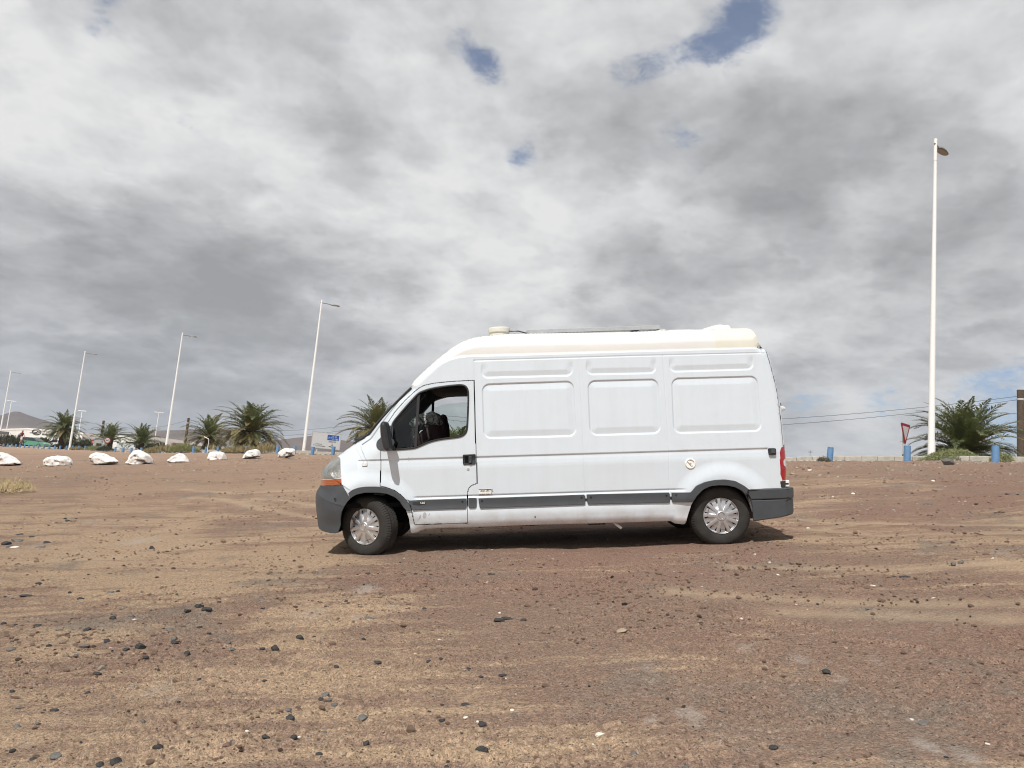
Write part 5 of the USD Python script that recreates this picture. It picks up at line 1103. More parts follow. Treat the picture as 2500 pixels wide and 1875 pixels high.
def palm(name, label, base, trunk_h, trunk_r, L, n, seed, dry=.12, low=-.35, dens=34, leaf=.42, arch=1.0, skirt=0, wide=1.0):
    rg = np.random.default_rng(seed); p = thing(name, label, 'palm', mat4(base), 'palms along the road')
    prof = [(trunk_r*1.15, -1.2), (trunk_r*1.1, 0)]; zz = np.linspace(.05, trunk_h, max(4, int(trunk_h/.12)))
    for k, z in enumerate(zz): prof.append((trunk_r*(1.0+.10*(k % 2)+.15*(z/trunk_h)**4), z))
    prof += [(trunk_r*.8, trunk_h+.15), (0, trunk_h+.3)]
    part(p, 'trunk', lathe(prof, 18), TRUNK, smooth=50)
    top = np.array([0, 0, trunk_h+.12]); ga = 2.399963
    for k in range(n):
        u = (k+.5)/n; el = math.pi/2*.95-(math.pi/2*.95-low)*u**.85+rg.normal(0, .09); az = k*ga+rg.normal(0, .25)
        Lk = L*rg.uniform(.82, 1.08)*(.80+.28*math.sin(math.pi*min(u*1.25, 1))); droop = (.75+.55*math.sin(math.pi*min(1, u*1.1)))*rg.uniform(.75, 1.25)*arch
        isdry = rg.uniform() < dry*(u*1.9)
        r0 = trunk_r*.45*u
        V, F = frond(rg, top+np.array([math.cos(az)*r0, math.sin(az)*r0, -.25*u]), az, el, Lk, droop, leaf*L/2.6, dens, wide)
        part(p, 'frond', (V, F), DRY if isdry else LEAF, smooth=False)
    for k in range(skirt):
        az = rg.uniform(0, 6.28); V, F = frond(rg, top+np.array([0, 0, -.4]), az, -.75+rg.normal(0, .2), L*.55, .6, leaf*L/3, dens, wide)
        part(p, 'dead_frond', (V, F), DRY, smooth=False)
    return p
PALMS = [('leftmost palm with a thick dark trunk, in front of the white warehouse', (150, 1086), 96, 2.0, .36, 2.9, 84, 1, .10, -.55, 8), ('small palm behind the round speed limit sign', (266, 1092), 84, .8, .30, 2.5, 46, 2, .1, .05, 0),
         ('bushy low palm in the gap left of the second street lamp', (343.8, 1091), 78, .35, .26, 2.4, 48, 3, .12, .05, 0), ('drooping palm left of the largest palm', (508, 1094), 64, .9, .33, 2.5, 54, 4, .45, -.35, 4),
         ('largest palm with yellowing lower fronds and a thick trunk', (607, 1096), 56, 1.25, .42, 2.9, 100, 5, .55, -.45, 10), ('palm rising behind the bonnet of the van', (915, 1100), 42, 1.0, .30, 2.35, 74, 6, .55, -.30, 3),
         ('palm seen through the cab window of the van', (1112, 1112), 38, .15, .24, 1.8, 44, 7, .2, -.1, 0), ('spreading dark green palm beside the nearest street lamp on the right', (2358, 1109), 31, .12, .24, 2.6, 86, 8, .07, -.02, 0)]
for lab, q, D, th_, tr_, L, n, seed, dry, low, sk_ in PALMS:
    b = at_ground(q, D); extra = max(0, at(q, D)[2]-b[2])
    palm('palm', lab, b, th_+extra, tr_, L, n, seed, dry, low, dens=46 if D < 45 else 32, leaf=.50, skirt=sk_, wide=.78 if D < 45 else 1.1)

# ------------------------------------------------------------------ white boulders
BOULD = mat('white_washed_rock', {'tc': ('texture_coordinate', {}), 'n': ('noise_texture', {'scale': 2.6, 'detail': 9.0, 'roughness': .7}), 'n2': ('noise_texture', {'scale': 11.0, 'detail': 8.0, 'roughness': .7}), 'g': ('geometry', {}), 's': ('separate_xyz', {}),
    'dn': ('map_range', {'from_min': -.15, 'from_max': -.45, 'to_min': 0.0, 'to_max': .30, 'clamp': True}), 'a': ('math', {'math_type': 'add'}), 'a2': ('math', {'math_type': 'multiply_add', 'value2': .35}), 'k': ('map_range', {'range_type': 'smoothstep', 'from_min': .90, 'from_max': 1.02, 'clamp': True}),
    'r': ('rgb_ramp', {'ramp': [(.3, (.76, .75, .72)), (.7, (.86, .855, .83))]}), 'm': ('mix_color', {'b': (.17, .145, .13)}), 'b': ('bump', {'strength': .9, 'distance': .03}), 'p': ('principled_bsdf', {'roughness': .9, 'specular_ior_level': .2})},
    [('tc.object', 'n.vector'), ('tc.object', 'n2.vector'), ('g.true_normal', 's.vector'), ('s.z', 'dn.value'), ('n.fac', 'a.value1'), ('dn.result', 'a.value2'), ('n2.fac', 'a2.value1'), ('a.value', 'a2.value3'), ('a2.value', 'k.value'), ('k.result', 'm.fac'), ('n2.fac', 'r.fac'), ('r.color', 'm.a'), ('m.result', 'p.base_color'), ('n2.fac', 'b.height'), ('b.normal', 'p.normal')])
Z7 = 7.373
def z1(p): return [(a/Z7, 980+b/Z7) for a, b in p]
def z2(p): return [(200+a/Z7, 980+b/Z7) for a, b in p]
def z3(p): return [(450+a/Z7, 980+b/Z7) for a, b in p]
BOULDERS = [('white boulder cut by the left edge, its right flank bare grey', 30, z1([(-90, 990), (-20, 915), (40, 910), (110, 945), (180, 1010), (260, 1060), (330, 1090), (345, 1125), (240, 1130), (120, 1120), (-90, 1125)])),
 ('white loaf-shaped boulder, second from the left', 30, z1([(828, 1060), (850, 1010), (930, 980), (1080, 968), (1180, 972), (1240, 1010), (1275, 1060), (1262, 1120), (1150, 1135), (950, 1128), (830, 1115)])),
 ('white wedge boulder with a grey left face, third from the left', 30, z1([(1632, 990), (1680, 935), (1760, 915), (1850, 920), (1930, 965), (2020, 1030), (2105, 1080), (2080, 1110), (1900, 1125), (1780, 1115), (1660, 1060), (1635, 1020)])),
 ('tallest white boulder, a rough pyramid, fourth from the left', 30, z2([(808, 1085), (880, 1010), (930, 920), (970, 870), (1040, 862), (1120, 890), (1210, 960), (1248, 1010), (1240, 1080), (1130, 1100), (960, 1115), (860, 1105)])),
 ('low white boulder with a grey front and its peak at right, fifth from the left', 31, z2([(1550, 1050), (1640, 1000), (1750, 940), (1830, 928), (1880, 990), (1935, 1070), (1900, 1085), (1580, 1085)])),
 ('blocky white boulder with a dip in its top, third from the right', 32, z3([(437, 1000), (470, 920), (510, 900), (570, 925), (640, 912), (700, 915), (740, 985), (755, 1040), (720, 1055), (600, 1058), (440, 1055)])),
 ('white boulder leaning right over a dark hollow, second from the right', 33, z3([(1047, 1030), (1090, 960), (1170, 885), (1270, 860), (1330, 880), (1362, 930), (1350, 995), (1250, 1005), (1150, 1010), (1090, 1035)])),
 ('rounded white boulder between two blue posts, the rightmost one', 34, z3([(1690, 990), (1710, 930), (1790, 860), (1870, 832), (1940, 840), (1988, 880), (1985, 950), (1930, 985), (1800, 1005), (1720, 998)]))]
for bi, (lab, D, px) in enumerate(BOULDERS):
    P = np.array([at(q, D) for q in px]); c = P.mean(0); foot = P[P[:, 2].argsort()[:3]].mean(0)
    X3 = RWC[:, 0]; Y3 = -RWC[:, 1]; fw = np.array([0, 1., 0]); w = np.ptp(P@X3); rg = np.random.default_rng(40+bi); dep = w*.42
    pts = []
    for t in np.linspace(-1, 1, 7):
        k = math.sqrt(max(0, 1-(abs(t)**2.2)*.9)); 
        for q in P:
            r = q-c; up = r@Y3; r = r*np.array([1, 1, 1.]); r = X3*(r@X3)*(.35+.65*k)+Y3*(up*(.30+.70*k) if up > 0 else up)
            pts.append(c+r+fw*t*dep+rg.normal(0, .012, 3))
    hull = trimesh.convex.convex_hull(np.array(pts)); v, f = trimesh.remesh.subdivide_to_size(hull.vertices, hull.faces, .07)
    m = trimesh.Trimesh(v-c, f); m.merge_vertices(); trimesh.smoothing.filter_laplacian(m, iterations=1)
    n_ = m.vertex_normals; q = np.asarray(m.vertices)+c; q = q+n_*((meshkit.fbm(q*3.2+bi*7, 4, bi)[:, None]-.5)*.16+(meshkit.noise(q*11, bi)[:, None]-.5)*.035)
    # scale back so that it fills its outline
    e = np.ptp(P@X3)/np.ptp(q@X3); q = (q-q.mean(0))*e+q.mean(0); q += X3*((P@X3).mean()*0+((P@X3).max()+(P@X3).min())/2-((q@X3).max()+(q@X3).min())/2)+Y3*((P@Y3).max()-(q@Y3).max())
    b0 = np.array([q[:, 0].mean(), q[:, 1].mean(), 0]); b0[2] = float(ground_surface(b0[0], b0[1]))
    solo('boulder', lab, 'boulder', trimesh.Trimesh(q-b0, m.faces), BOULD, mat4(b0), smooth=22, group='white painted boulders along the edge of the lot')

# ------------------------------------------------------------------ plants
BUSH = plain('succulent_leaf', (.19, .21, .085), .6, var=.45, scale=5.); BUSH2 = plain('dry_grass', (.25, .205, .105), .8, var=.4, scale=4.); WEED = plain('grey_weed', (.09, .085, .06), .8, var=.4, scale=5.); BUSHD = plain('dark_shrub', (.045, .05, .028), .8, var=.5, scale=3.)
BUSH3 = plain('straw', (.46, .38, .22), .8, var=.3, scale=4.)
TWIG = plain('twig', (.09, .07, .045), .9)
def tuft(name, label, cat_, base, rx_, ry_, h, n, leafL, leafW, material, seed, upright=.5, group=None):
    """A clump: thin stems under many small leaves."""
    rg = np.random.default_rng(seed); p = thing(name, label, cat_, mat4(base), group)
    th = rg.uniform(0, 2*np.pi, n); r = np.sqrt(rg.uniform(0, 1, n)); hh = h*(1-r**2)**.6*rg.uniform(.25, 1.05, n)*(.75+.5*meshkit.noise(np.c_[np.cos(th)*2+seed, np.sin(th)*2, r*3]))
    P = np.c_[np.cos(th)*r*rx_, np.sin(th)*r*ry_, hh]; P[:, 2] += ground_surface(base[0]+P[:, 0], base[1]+P[:, 1])-base[2]
    d = rg.normal(size=(n, 3)); d[:, 2] = abs(d[:, 2])*upright*2+upright; d /= np.linalg.norm(d, axis=1)[:, None]; L = leafL*rg.uniform(.6, 1.3, n); sd = np.cross(d, rg.normal(size=(n, 3))); sd /= np.linalg.norm(sd, axis=1)[:, None]
    W = leafW*rg.uniform(.7, 1.3, n); mid = P+d*(L*.5)[:, None]; tip = P+d*L[:, None]
    V = np.vstack([P, mid+sd*W[:, None], mid-sd*W[:, None], tip]); k = np.arange(n); F = np.vstack([np.stack([k, n+k, 2*n+k], 1), np.stack([n+k, 3*n+k, 2*n+k], 1)])
    part(p, 'foliage', (V, F), material, smooth=False)
    st = [tube([(0, 0, -.05), P[j]*[.5, .5, .55], P[j]], .006, 4, cap=False) for j in rg.choice(n, min(26, n), replace=False)]; part(p, 'stem', st, TWIG, smooth=False, kind='stuff')
    return p
def g0(px, D=None):
    if D is None: return hit(px)[0]
    q = at(px, D); q[2] = float(ground_surface(q[0], q[1])); return q
tuft('shrub', 'wide yellow-green succulent shrub under the palm on the right', 'shrub', g0((2330, 1132), 24.2), .95, .5, .36, 5200, .055, .012, BUSH, 1)
tuft('shrub', 'narrow left end of the succulent shrub, beside the nearest lamp post', 'shrub', g0((2275, 1128), 24.6), .42, .35, .25, 1600, .05, .011, BUSH, 2)
tuft('shrub', 'small pale shrub at the foot of the rightmost blue post', 'shrub', g0((2446, 1128), 22.4), .34, .25, .24, 900, .06, .011, BUSH, 3)
tuft('weed', 'tiny dry weed by the kerb at the right edge', 'weed', g0((2484, 1124), 24), .2, .15, .12, 260, .06, .010, BUSH2, 4)
tuft('weed', 'dark little weed beside the blue post right of the van', 'weed', g0((2011, 1128), 24.6), .22, .18, .14, 300, .06, .012, WEED, 5)
tuft('dry_bush', 'dry straw-coloured bush in the dirt at the left edge', 'bush', g0((14, 1204)), .62, .5, .28, 2000, .09, .005, BUSH3, 6)
for i, (q, w, h, lab, mt_) in enumerate([((418, 1112), 2.3, .55, 'dry grass clump below the third street lamp', BUSH2), ((446, 1111), 1.2, .6, 'greenish dry bush right of the third street lamp', BUSH), ((228, 1108), .9, .35, 'low green tuft above the third boulder', BUSH), ((257, 1100), .8, .45, 'green weed beneath the speed limit sign', BUSHD),
    ((587, 1112), 1.05, .42, 'dry grass clump left of the second boulder from the right', BUSH2), ((646, 1113), .95, .55, 'dry brown bush right of the second boulder from the right', BUSH2), ((185, 1109), .7, .25, 'faint dry tuft above the second boulder', BUSH2), ((365, 1112), .8, .3, 'dry tuft right of the tallest boulder', BUSH2), ((558, 1105), .5, .3, 'small grass tuft between posts left of the largest palm', BUSH2)]):
    tuft('grass_clump', lab, 'grass clump', g0(q, row_depth(q[0])-.6), w, .7, h, int(1500*w), .22, .014, mt_, 20+i, upright=.9)
tuft('agave', 'spiky green plant beside the walking person', 'plant', at_ground((36, 1083), 112), 1.2, .8, 1.0, 240, .9, .06, BUSHD, 40, upright=.9)
for i, (q, D, w, h, lab) in enumerate([((22, 1078), 118, 3.2, 1.6, 'grey-brown shrub behind the dark sign board'), ((95, 1080), 135, 3.0, 1.5, 'olive hedge behind the green car'), ((113, 1080), 132, 3.4, 1.5, 'olive hedge between the green car and the leftmost palm'), ((200, 1084), 125, 4.5, 1.9, 'dark hedge right of the leftmost palm'), ((218, 1082), 140, 3.0, 1.5, 'dark hedge behind the no-entry sign'), ((385, 1089), 105, 2.6, 1.2, 'dark bush at the foot of the third street lamp'), ((362, 1085), 110, 2.4, 1.2, 'dark bush right of the bushy low palm'), ((632, 1092), 95, 2.6, .9, 'brown scrub behind the second boulder from the right'), ((660, 1095), 100, 2.4, .8, 'brown scrub above the dry bush')]):
    tuft('hedge', lab, 'hedge', at_ground(q, D, .8), w, 1.2, h*.5+.8, int(1000*w), .35, .05, BUSHD if i not in (0, 7, 8) else WEED, 60+i)
gr_ = hit((2313, 1136))[0]; gm = stone_shape(777, .75, 3); gm.vertices = np.asarray(gm.vertices)*.17; solo('stone', 'grey rock lying in the edge of the succulent shrub on the right', 'rock', gm, STONE['g'], mat4(gr_+[0, 0, .08]))

# ------------------------------------------------------------------ hills
HILL = mat('hill_ground', {'g': ('geometry', {}), 'n': ('noise_texture', {'scale': .006, 'detail': 9.0, 'roughness': .62}), 'r': ('rgb_ramp', {'ramp': [(.32, (.085, .070, .068)), (.5, (.120, .098, .092)), (.7, (.165, .14, .125))]}), 'p': ('principled_bsdf', {'roughness': 1.0, 'specular_ior_level': .1})}, [('g.position', 'n.vector'), ('n.fac', 'r.fac'), ('r.color', 'p.base_color')])
LAVA = plain('lava_bank', (.05, .042, .038), .95, var=.5, scale=.6)
def ridge(name, line, D, depth, material, rough, seed, kind='structure', label=None, step=6.0):
    """A hill whose crest follows the skyline points (pixels) at distance D; its flanks run down on both sides."""
    q = np.array([at(p, D) for p in line]); s = np.r_[0, np.cumsum(np.linalg.norm(np.diff(q[:, :2], axis=0), axis=1))]; n = int(s[-1]/step)+2; t = np.linspace(0, s[-1], n); from scipy.interpolate import PchipInterpolator
    C = np.stack([PchipInterpolator(s, q[:, k])(t) for k in range(3)], 1); d = C[:, :2]/np.linalg.norm(C[:, :2], axis=1)[:, None]
    base = min(C[:, 2].min()-12, -14); rows = 34; k = np.linspace(-1, 1, rows); V = []
    for a in k:
        h = (1-abs(a))**1.25; z = base+(C[:, 2]-base)*h; p = np.c_[C[:, :2]+d*a*depth, z]; nz = meshkit.fbm(p*rough*np.array([1, 1, 1.6])+seed*13, 5, seed)-.5; p[:, 2] += nz*(C[:, 2]-base)*.55*np.sin(np.pi*h*.98)*(.25 if abs(a) < .04 else 1)*min(1, abs(a)*4); V.append(p)
    V = np.array(V); i = np.arange(V.shape[0]*n).reshape(V.shape[0], n); f = np.stack([i[:-1, :-1], i[:-1, 1:], i[1:, 1:], i[1:, :-1]], -1).reshape(-1, 4)
    p = part(None, name, (V.reshape(-1, 3), f), material, smooth=True); tag(p, kind='structure'); return p
ridge('volcano', [(-260, 1062), (-150, 1040), (-60, 1022), (0, 1011), (22, 1005), (40, 1001.5), (49, 1002.3), (58, 1006), (70, 1010.5), (100, 1020.5), (130, 1029), (170, 1042), (215, 1056), (260, 1066), (330, 1078)], 2600, 620, HILL, .006, 3, step=9.)
ridge('hills', [(250, 1074), (300, 1064), (330, 1055), (370, 1049.5), (420, 1047.5), (460, 1047), (490, 1045), (525, 1042), (560, 1048), (590, 1064), (625, 1079), (660, 1085)], 2100, 500, HILL, .007, 5, step=8.)
ridge('hills', [(560, 1092), (620, 1081), (660, 1073.5), (700, 1068.5), (739, 1064), (766, 1061), (790, 1063), (830, 1070.8), (866, 1075.5), (920, 1084), (1000, 1094), (1200, 1112)], 1700, 420, HILL, .008, 7, step=7.)
ridge('lava_field', [(178, 1064), (192, 1058), (203, 1053.5), (225, 1053.3), (240, 1056), (262, 1055.5), (290, 1055), (310, 1054), (330, 1056), (352, 1060), (380, 1066), (440, 1074), (500, 1082)], 330, 40, LAVA, .05, 9, step=1.2)

# ------------------------------------------------------------------ buildings and things across the road
WALLW = plain('white_render', (.74, .74, .72), .85, var=.06, scale=.4); WALLB = plain('beige_render', (.40, .37, .31), .9, var=.12, scale=.6); ROOFG = plain('grey_sheet_roof', (.36, .37, .37), .6, var=.1); INK = plain('dark_ink', (.05, .05, .05), .7)
PANE = plain('far_window', (.02, .028, .035), .15, coat=.6)
def prism(foot, z0, z1):
    m = trimesh.creation.extrude_polygon(sg.Polygon(foot), z1-z0); m.apply_translation((0, 0, z0)); return m
# warehouse
A = at((69, 1044.8), 160); B = at((203, 1056.5), 160); Cc = at((-60, 1050), 262); zt_ = A[2]
u_ = (B-A)[:2]/np.linalg.norm((B-A)[:2]); nA = np.array([-u_[1], u_[0]])
wh = thing('warehouse', 'long white warehouse with an oval line emblem on its wall, at the far left', 'building', mat4((A[0], A[1], 0)))
foot = [np.zeros(2), (B-A)[:2], (B-A)[:2]+nA*40, (Cc-A)[:2]+np.array([10, 30]), (Cc-A)[:2]]
part(wh, 'wall', prism(foot, -4, zt_-.35), WALLW, smooth=False)
part(wh, 'parapet', prism(np.array(sg.Polygon(foot).buffer(.08, join_style=2).exterior.coords)[:-1], zt_-.35, zt_), WALLW, smooth=False)
def on_wall(px):   # spot on the warehouse's right wall
    d = ray(px); t = ((A-CAM)[:2]@nA)/(d[:2]@nA); p = CAM+d*t; return p-[A[0], A[1], 0]-np.r_[nA, 0]*.03
th = np.linspace(0, 2*np.pi, 40, endpoint=False); ctr = (89.5, 1054.6)
loop = np.array([on_wall((ctr[0]+10.5*math.cos(t)-1.2*math.sin(t), ctr[1]+6.6*math.sin(t)+.9*math.cos(t))) for t in np.r_[th, th[:2]]])
em = [tube(loop, .09, 5)]
for pts in ([(73, 1056.6), (78, 1056.5), (84, 1058), (92, 1058.8), (99, 1059.5)], [(82, 1052), (87, 1050.5), (93, 1051.5), (98, 1053)], [(80, 1054), (86, 1056), (92, 1054.5), (98, 1056)], [(84, 1060), (89, 1056), (95, 1050.5)]): em.append(tube([on_wall(q) for q in pts], .07, 5))
for e_ in em: part(wh, 'wall_emblem', e_, INK)
def wall_text(text, px, h, parent, material):
    t = meshkit.text_mesh(text, h, .03, bold=True); v = np.asarray(t.vertices); o = on_wall(px)
    part(parent, 'wall_lettering', (o+np.r_[u_, 0]*v[:, :1]+np.array([0, 0, 1.])*v[:, 1:2]-np.r_[nA, 0]*v[:, 2:3], t.faces), material, smooth=False)
wall_text('Bungee Thyson', (102.5, 1061.8), .34, wh, INK)
bs = at((29.3, 1060), 190)
sg1 = thing('wall_sign', 'small dark blue square sign with a pale figure, on the white warehouse at far left', 'sign', mat4(bs))
part(sg1, 'panel', box((-.62, -.05, -.5), (.62, .05, .5), .02), plain('navy_panel', (.012, .035, .085), .5)); part(sg1, 'post', box((-.06, .05, -3.5), (.06, .15, .45)), LG)
part(sg1, 'figure', [tube([(0, -.07, .36), (0, -.07, .1), (-.2, -.07, -.35)], .07, 6), tube([(0, -.07, .1), (.18, -.07, -.35)], .07, 6), tube([(-.35, -.07, -.1), (0, -.07, .12), (.3, -.07, 0)], .05, 6)], plain('pale_figure', (.55, .65, .72), .6))
# dark sign board seen from behind
db = at((8, 1057), 112); d_ = thing('sign_board', 'dark grey sign board on black posts at the left edge, seen from behind', 'sign', mat4(db))
part(d_, 'board', box((-1.1, -.04, -.24), (.82, .04, .24), .01), plain('board_back', (.10, .10, .095), .6))
for x in (-.30, .55): part(d_, 'post', box((x-.05, .045, -1.9), (x+.05, .14, .24), .01), plain('black_steel', (.012, .012, .012), .6) if x < 0 else stage.GetPrimAtPath('/World/Looks/black_steel') and UsdShade.Material.Get(stage, '/World/Looks/black_steel'))
# low buildings
a1, a2 = at((372, 1067.3), 118), at((602, 1095), 152); zt2 = (a1[2]+a2[2])/2
lb = thing('low_building', 'long low building with a bright white roof edge, behind the palms left of centre', 'building', mat4((a1[0], a1[1], 0)))
e2 = (a2-a1)[:2]/np.linalg.norm((a2-a1)[:2]); n2_ = ray((380, 1067))[:2]/np.linalg.norm(ray((380, 1067))[:2]); f2 = [np.zeros(2), (a2-a1)[:2], (a2-a1)[:2]+n2_*14, n2_*14]
part(lb, 'wall', prism(f2, -4, zt2-.52), WALLB, smooth=False); part(lb, 'roof_edge', prism(np.array(sg.Polygon(f2).buffer(.25, join_style=2).exterior.coords)[:-1], zt2-.52, zt2), WALLW, smooth=False)
for k in range(6):
    c = e2*(6+k*6.2)-n2_*.02; b_ = box((-.7, -.03, -.5), (.7, .03, .5)); b_.apply_transform(mat4((c[0], c[1], zt2-1.5), Ro.from_euler('z', math.atan2(e2[1], e2[0])).as_matrix())); part(lb, 'window', b_, PANE)
b1, b2 = at((277, 1061.5), 104), at((352, 1068), 104)
hs = thing('white_house', 'white block house half hidden by the two small palms', 'building', mat4((b1[0], b1[1], 0))); wd = np.linalg.norm((b2-b1)[:2])
f3 = [np.zeros(2), (b2-b1)[:2], (b2-b1)[:2]+[0, 9.], np.array([0, 9.])]
part(hs, 'wall', prism(f3, -4, b1[2]-.2), WALLW, smooth=False); part(hs, 'parapet', prism(np.array(sg.Polygon(f3).buffer(.07, join_style=2).exterior.coords)[:-1], b1[2]-.2, b1[2]), WALLW, smooth=False)
rp_ = [(at((283, 1092), 101)-[b1[0], b1[1], 0]), (at((330, 1096), 101)-[b1[0], b1[1], 0]), (at((330, 1084), 103.5)-[b1[0], b1[1], 0]), (at((287, 1080), 103.5)-[b1[0], b1[1], 0])]
rr = np.array(rp_+[q-[0, 0, .12] for q in rp_]); part(hs, 'lean_to_roof', trimesh.convex.convex_hull(rr), ROOFG, smooth=False)
for k in range(2): c = (b2-b1)[:2]*(.55+.22*k); part(hs, 'window', box((c[0]-.5, c[1]-.03, b1[2]-1.5), (c[0]+.5, c[1]+.03, b1[2]-.75)), PANE)

# cars across the road
TY = M['tyre']
def car(label, base, yaw, paint, length=4.3, height=1.45, hatch=True, roof=None):
    p = thing('parked_car', label, 'car', mat4(base, Ro.from_euler('z', yaw, degrees=True).as_matrix()), 'cars across the road'); s = length/4.3; hk = height/1.45
    low = smooth_poly([(-2.12, .35), (-2.15, .75), (-2.05, .92), (-1.0, .95), (1.0, .93), (1.75, .82), (2.1, .70), (2.15, .40), (2.0, .28), (-2.0, .28)], 2)
    up_ = smooth_poly([(-2.02, .92), (-1.80, 1.36), (-1.5, 1.45), (.05, 1.45), (.45, 1.36), (1.15, .92), (0, .88)], 1)
    def ext(o, w, yy, zt=None):
        m = trimesh.creation.extrude_polygon(sg.Polygon(np.array(o)*[s, hk]), w); v = np.asarray(m.vertices); m.vertices = np.stack([v[:, 0], v[:, 2]-w/2, v[:, 1]], 1)
        if yy: q = np.asarray(m.vertices); q[:, 1] *= 1-yy*np.clip((q[:, 2]-.9*hk)/.5, 0, 1); m.vertices = q
        return m
    part(p, 'body', ext(low, 1.72, 0), paint, smooth=40); part(p, 'cabin', ext(up_, 1.60, .2), roof or paint, smooth=40)
    for sy in (-1, 1):
        for o in ([(-1.78, .96), (-1.62, 1.34), (-.72, 1.37), (-.72, .96)], [(-.64, .96), (-.64, 1.37), (.05, 1.37), (.32, 1.31), (.86, .96)]):
            q = np.array(o)*[s, hk]; w = np.stack([q[:, 0], sy*(.806-.16*np.clip((q[:, 1]/hk-.9)/.5, 0, 1)*1.0), q[:, 1]], 1); c_ = np.vstack([w, w-[0, sy*.02, 0]]); part(p, 'side_window', trimesh.convex.convex_hull(c_), PANE)
        for x in (-1.35, 1.32):
            w = UsdGeom.Xform.Define(stage, numbered(str(p.GetPath()), 'wheel')).GetPrim()
            part(w, 'tyre', lathe([(.2, -.1), (.31, -.1), (.32, 0), (.31, .1), (.2, .1)], 20, 'y').apply_transform(mat4((x*s, sy*.79, .32))), TY); part(w, 'rim', lathe([(0, .03), (.19, .02), (.21, -.1*0)], 14, 'y').apply_transform(mat4((x*s, sy*.87, .32), np.diag([1, sy, 1]))), M['silver'])
        part(p, 'headlight', box((2.0*s, sy*.62-.16, .62*hk), (2.13*s, sy*.62+.16, .76*hk), .02), M['clear']); part(p, 'tail_light', box((-2.13*s, sy*.66-.1, .75*hk), (-2.04*s, sy*.66+.1, .92*hk), .02), M['red'])
    ws_ = np.array([(.50, 1.33), (1.13, .95)])*[s, hk]; part(p, 'windscreen', trimesh.convex.convex_hull(np.array([(ws_[0, 0], -.6, ws_[0, 1]), (ws_[0, 0], .6, ws_[0, 1]), (ws_[1, 0]+.02, -.68, ws_[1, 1]), (ws_[1, 0]+.02, .68, ws_[1, 1]), (ws_[0, 0]-.03, -.6, ws_[0, 1]-.02), (ws_[0, 0]-.03, .6, ws_[0, 1]-.02), (ws_[1, 0]-.03, -.68, ws_[1, 1]-.02), (ws_[1, 0]-.03, .68, ws_[1, 1]-.02)])), PANE)
GREEN = plain('car_green', (.085, .27, .17), .35, coat=.6, var=.05); TEAL = plain('car_dark_teal', (.05, .085, .08), .35, coat=.6, var=.1); CARW = plain('car_white', (.68, .70, .72), .35, coat=.5, var=.04)
car('green estate car with a dark roof, parked behind the kerb at far left', at((82, 1092.5), 118), -4, GREEN, 4.35, 1.5, roof=TEAL)
car('white car with dark side windows, parked left of the leftmost palm', at((135, 1095.5), 132), 176, CARW, 4.4, 1.6)
car('white car showing only its roof above the kerb, near the no-entry sign', at((219, 1102.5), 140), 4, CARW, 3.9, 1.45)

# ------------------------------------------------------------------ signs
RED = plain('sign_red', (.24, .018, .03), .5, var=.1); WHT = plain('sign_white', (.48, .48, .49), .5, var=.06); BACK = plain('sign_back', (.33, .33, .32), .5, var=.08); STEEL = plain('galvanised_post', (.42, .43, .43), .5, var=.1); BLUES = plain('sign_blue', (.012, .075, .30), .45, var=.06)
def disp(parent, name, outline, y0, thick, material): return part(parent, name, plate(dense(outline, .05), y0, thick, .001, fine=None), material, smooth=False)
def sign_text(parent, text, x, z, h, material, y0=-.034, stretch=1.0):
    t = meshkit.text_mesh(text, h, .004, bold=True); v = np.asarray(t.vertices); part(parent, 'lettering', (np.stack([x+v[:, 0]*stretch, y0-v[:, 2], z+v[:, 1]], 1), t.faces), material, smooth=False)
def triangle(w):
    h = w*.866; return np.array([(-w/2, h*.5), (w/2, h*.5), (0, -h*.5)])
def rounded(o, r): return np.array(sg.Polygon(o).buffer(-r).buffer(r, quad_segs=4).exterior.coords)[:-1]
def give_way(label, px, D, yaw, w, foot):
    c = at(px, D); p = thing('give_way_sign', label, 'sign', mat4(c, Ro.from_euler('z', yaw, degrees=True).as_matrix()))
    T = triangle(w); disp(p, 'red_border', rounded(T, .04), 0, .02, RED); disp(p, 'white_centre', rounded(T*.66+[0, .035*w], .02), -.02, .006, WHT); part(p, 'post', tube([(0, .06, -foot), (0, .06, w*.4)], .035, 10), STEEL); return p
give_way('give-way sign with a pale centre in front of the leftmost palm trunk', (151, 1065), 100, 4, .92, 2.2)
gw = give_way('red-bordered give-way sign turned edgewise beside the nearest lamp post', (2209.5, 1061), 29, 43, .95, 1.7)
part(gw, 'small_plate', [box((-.22, -.02, -.98), (-.19, .01, -.76)), box((-.05, -.02, -.98), (-.02, .01, -.76)), box((-.19, -.02, -.98), (-.05, .01, -.955)), box((-.19, -.02, -.785), (-.05, .01, -.76))], INK)
c = at((262.7, 1075), 80); sp_ = thing('speed_limit_sign', 'round red-rimmed speed limit sign reading 40', 'sign', mat4(c)); th = np.linspace(0, 2*np.pi, 40, endpoint=False); ci = np.stack([np.cos(th), np.sin(th)], 1)
disp(sp_, 'red_rim', ci*.31, 0, .02, RED); disp(sp_, 'white_face', ci*.235, -.02, .006, WHT); part(sp_, 'post', tube([(0, .06, -1.9), (0, .06, .25)], .035, 8), INK); sign_text(sp_, '40', -.17, -.095, .19, INK)
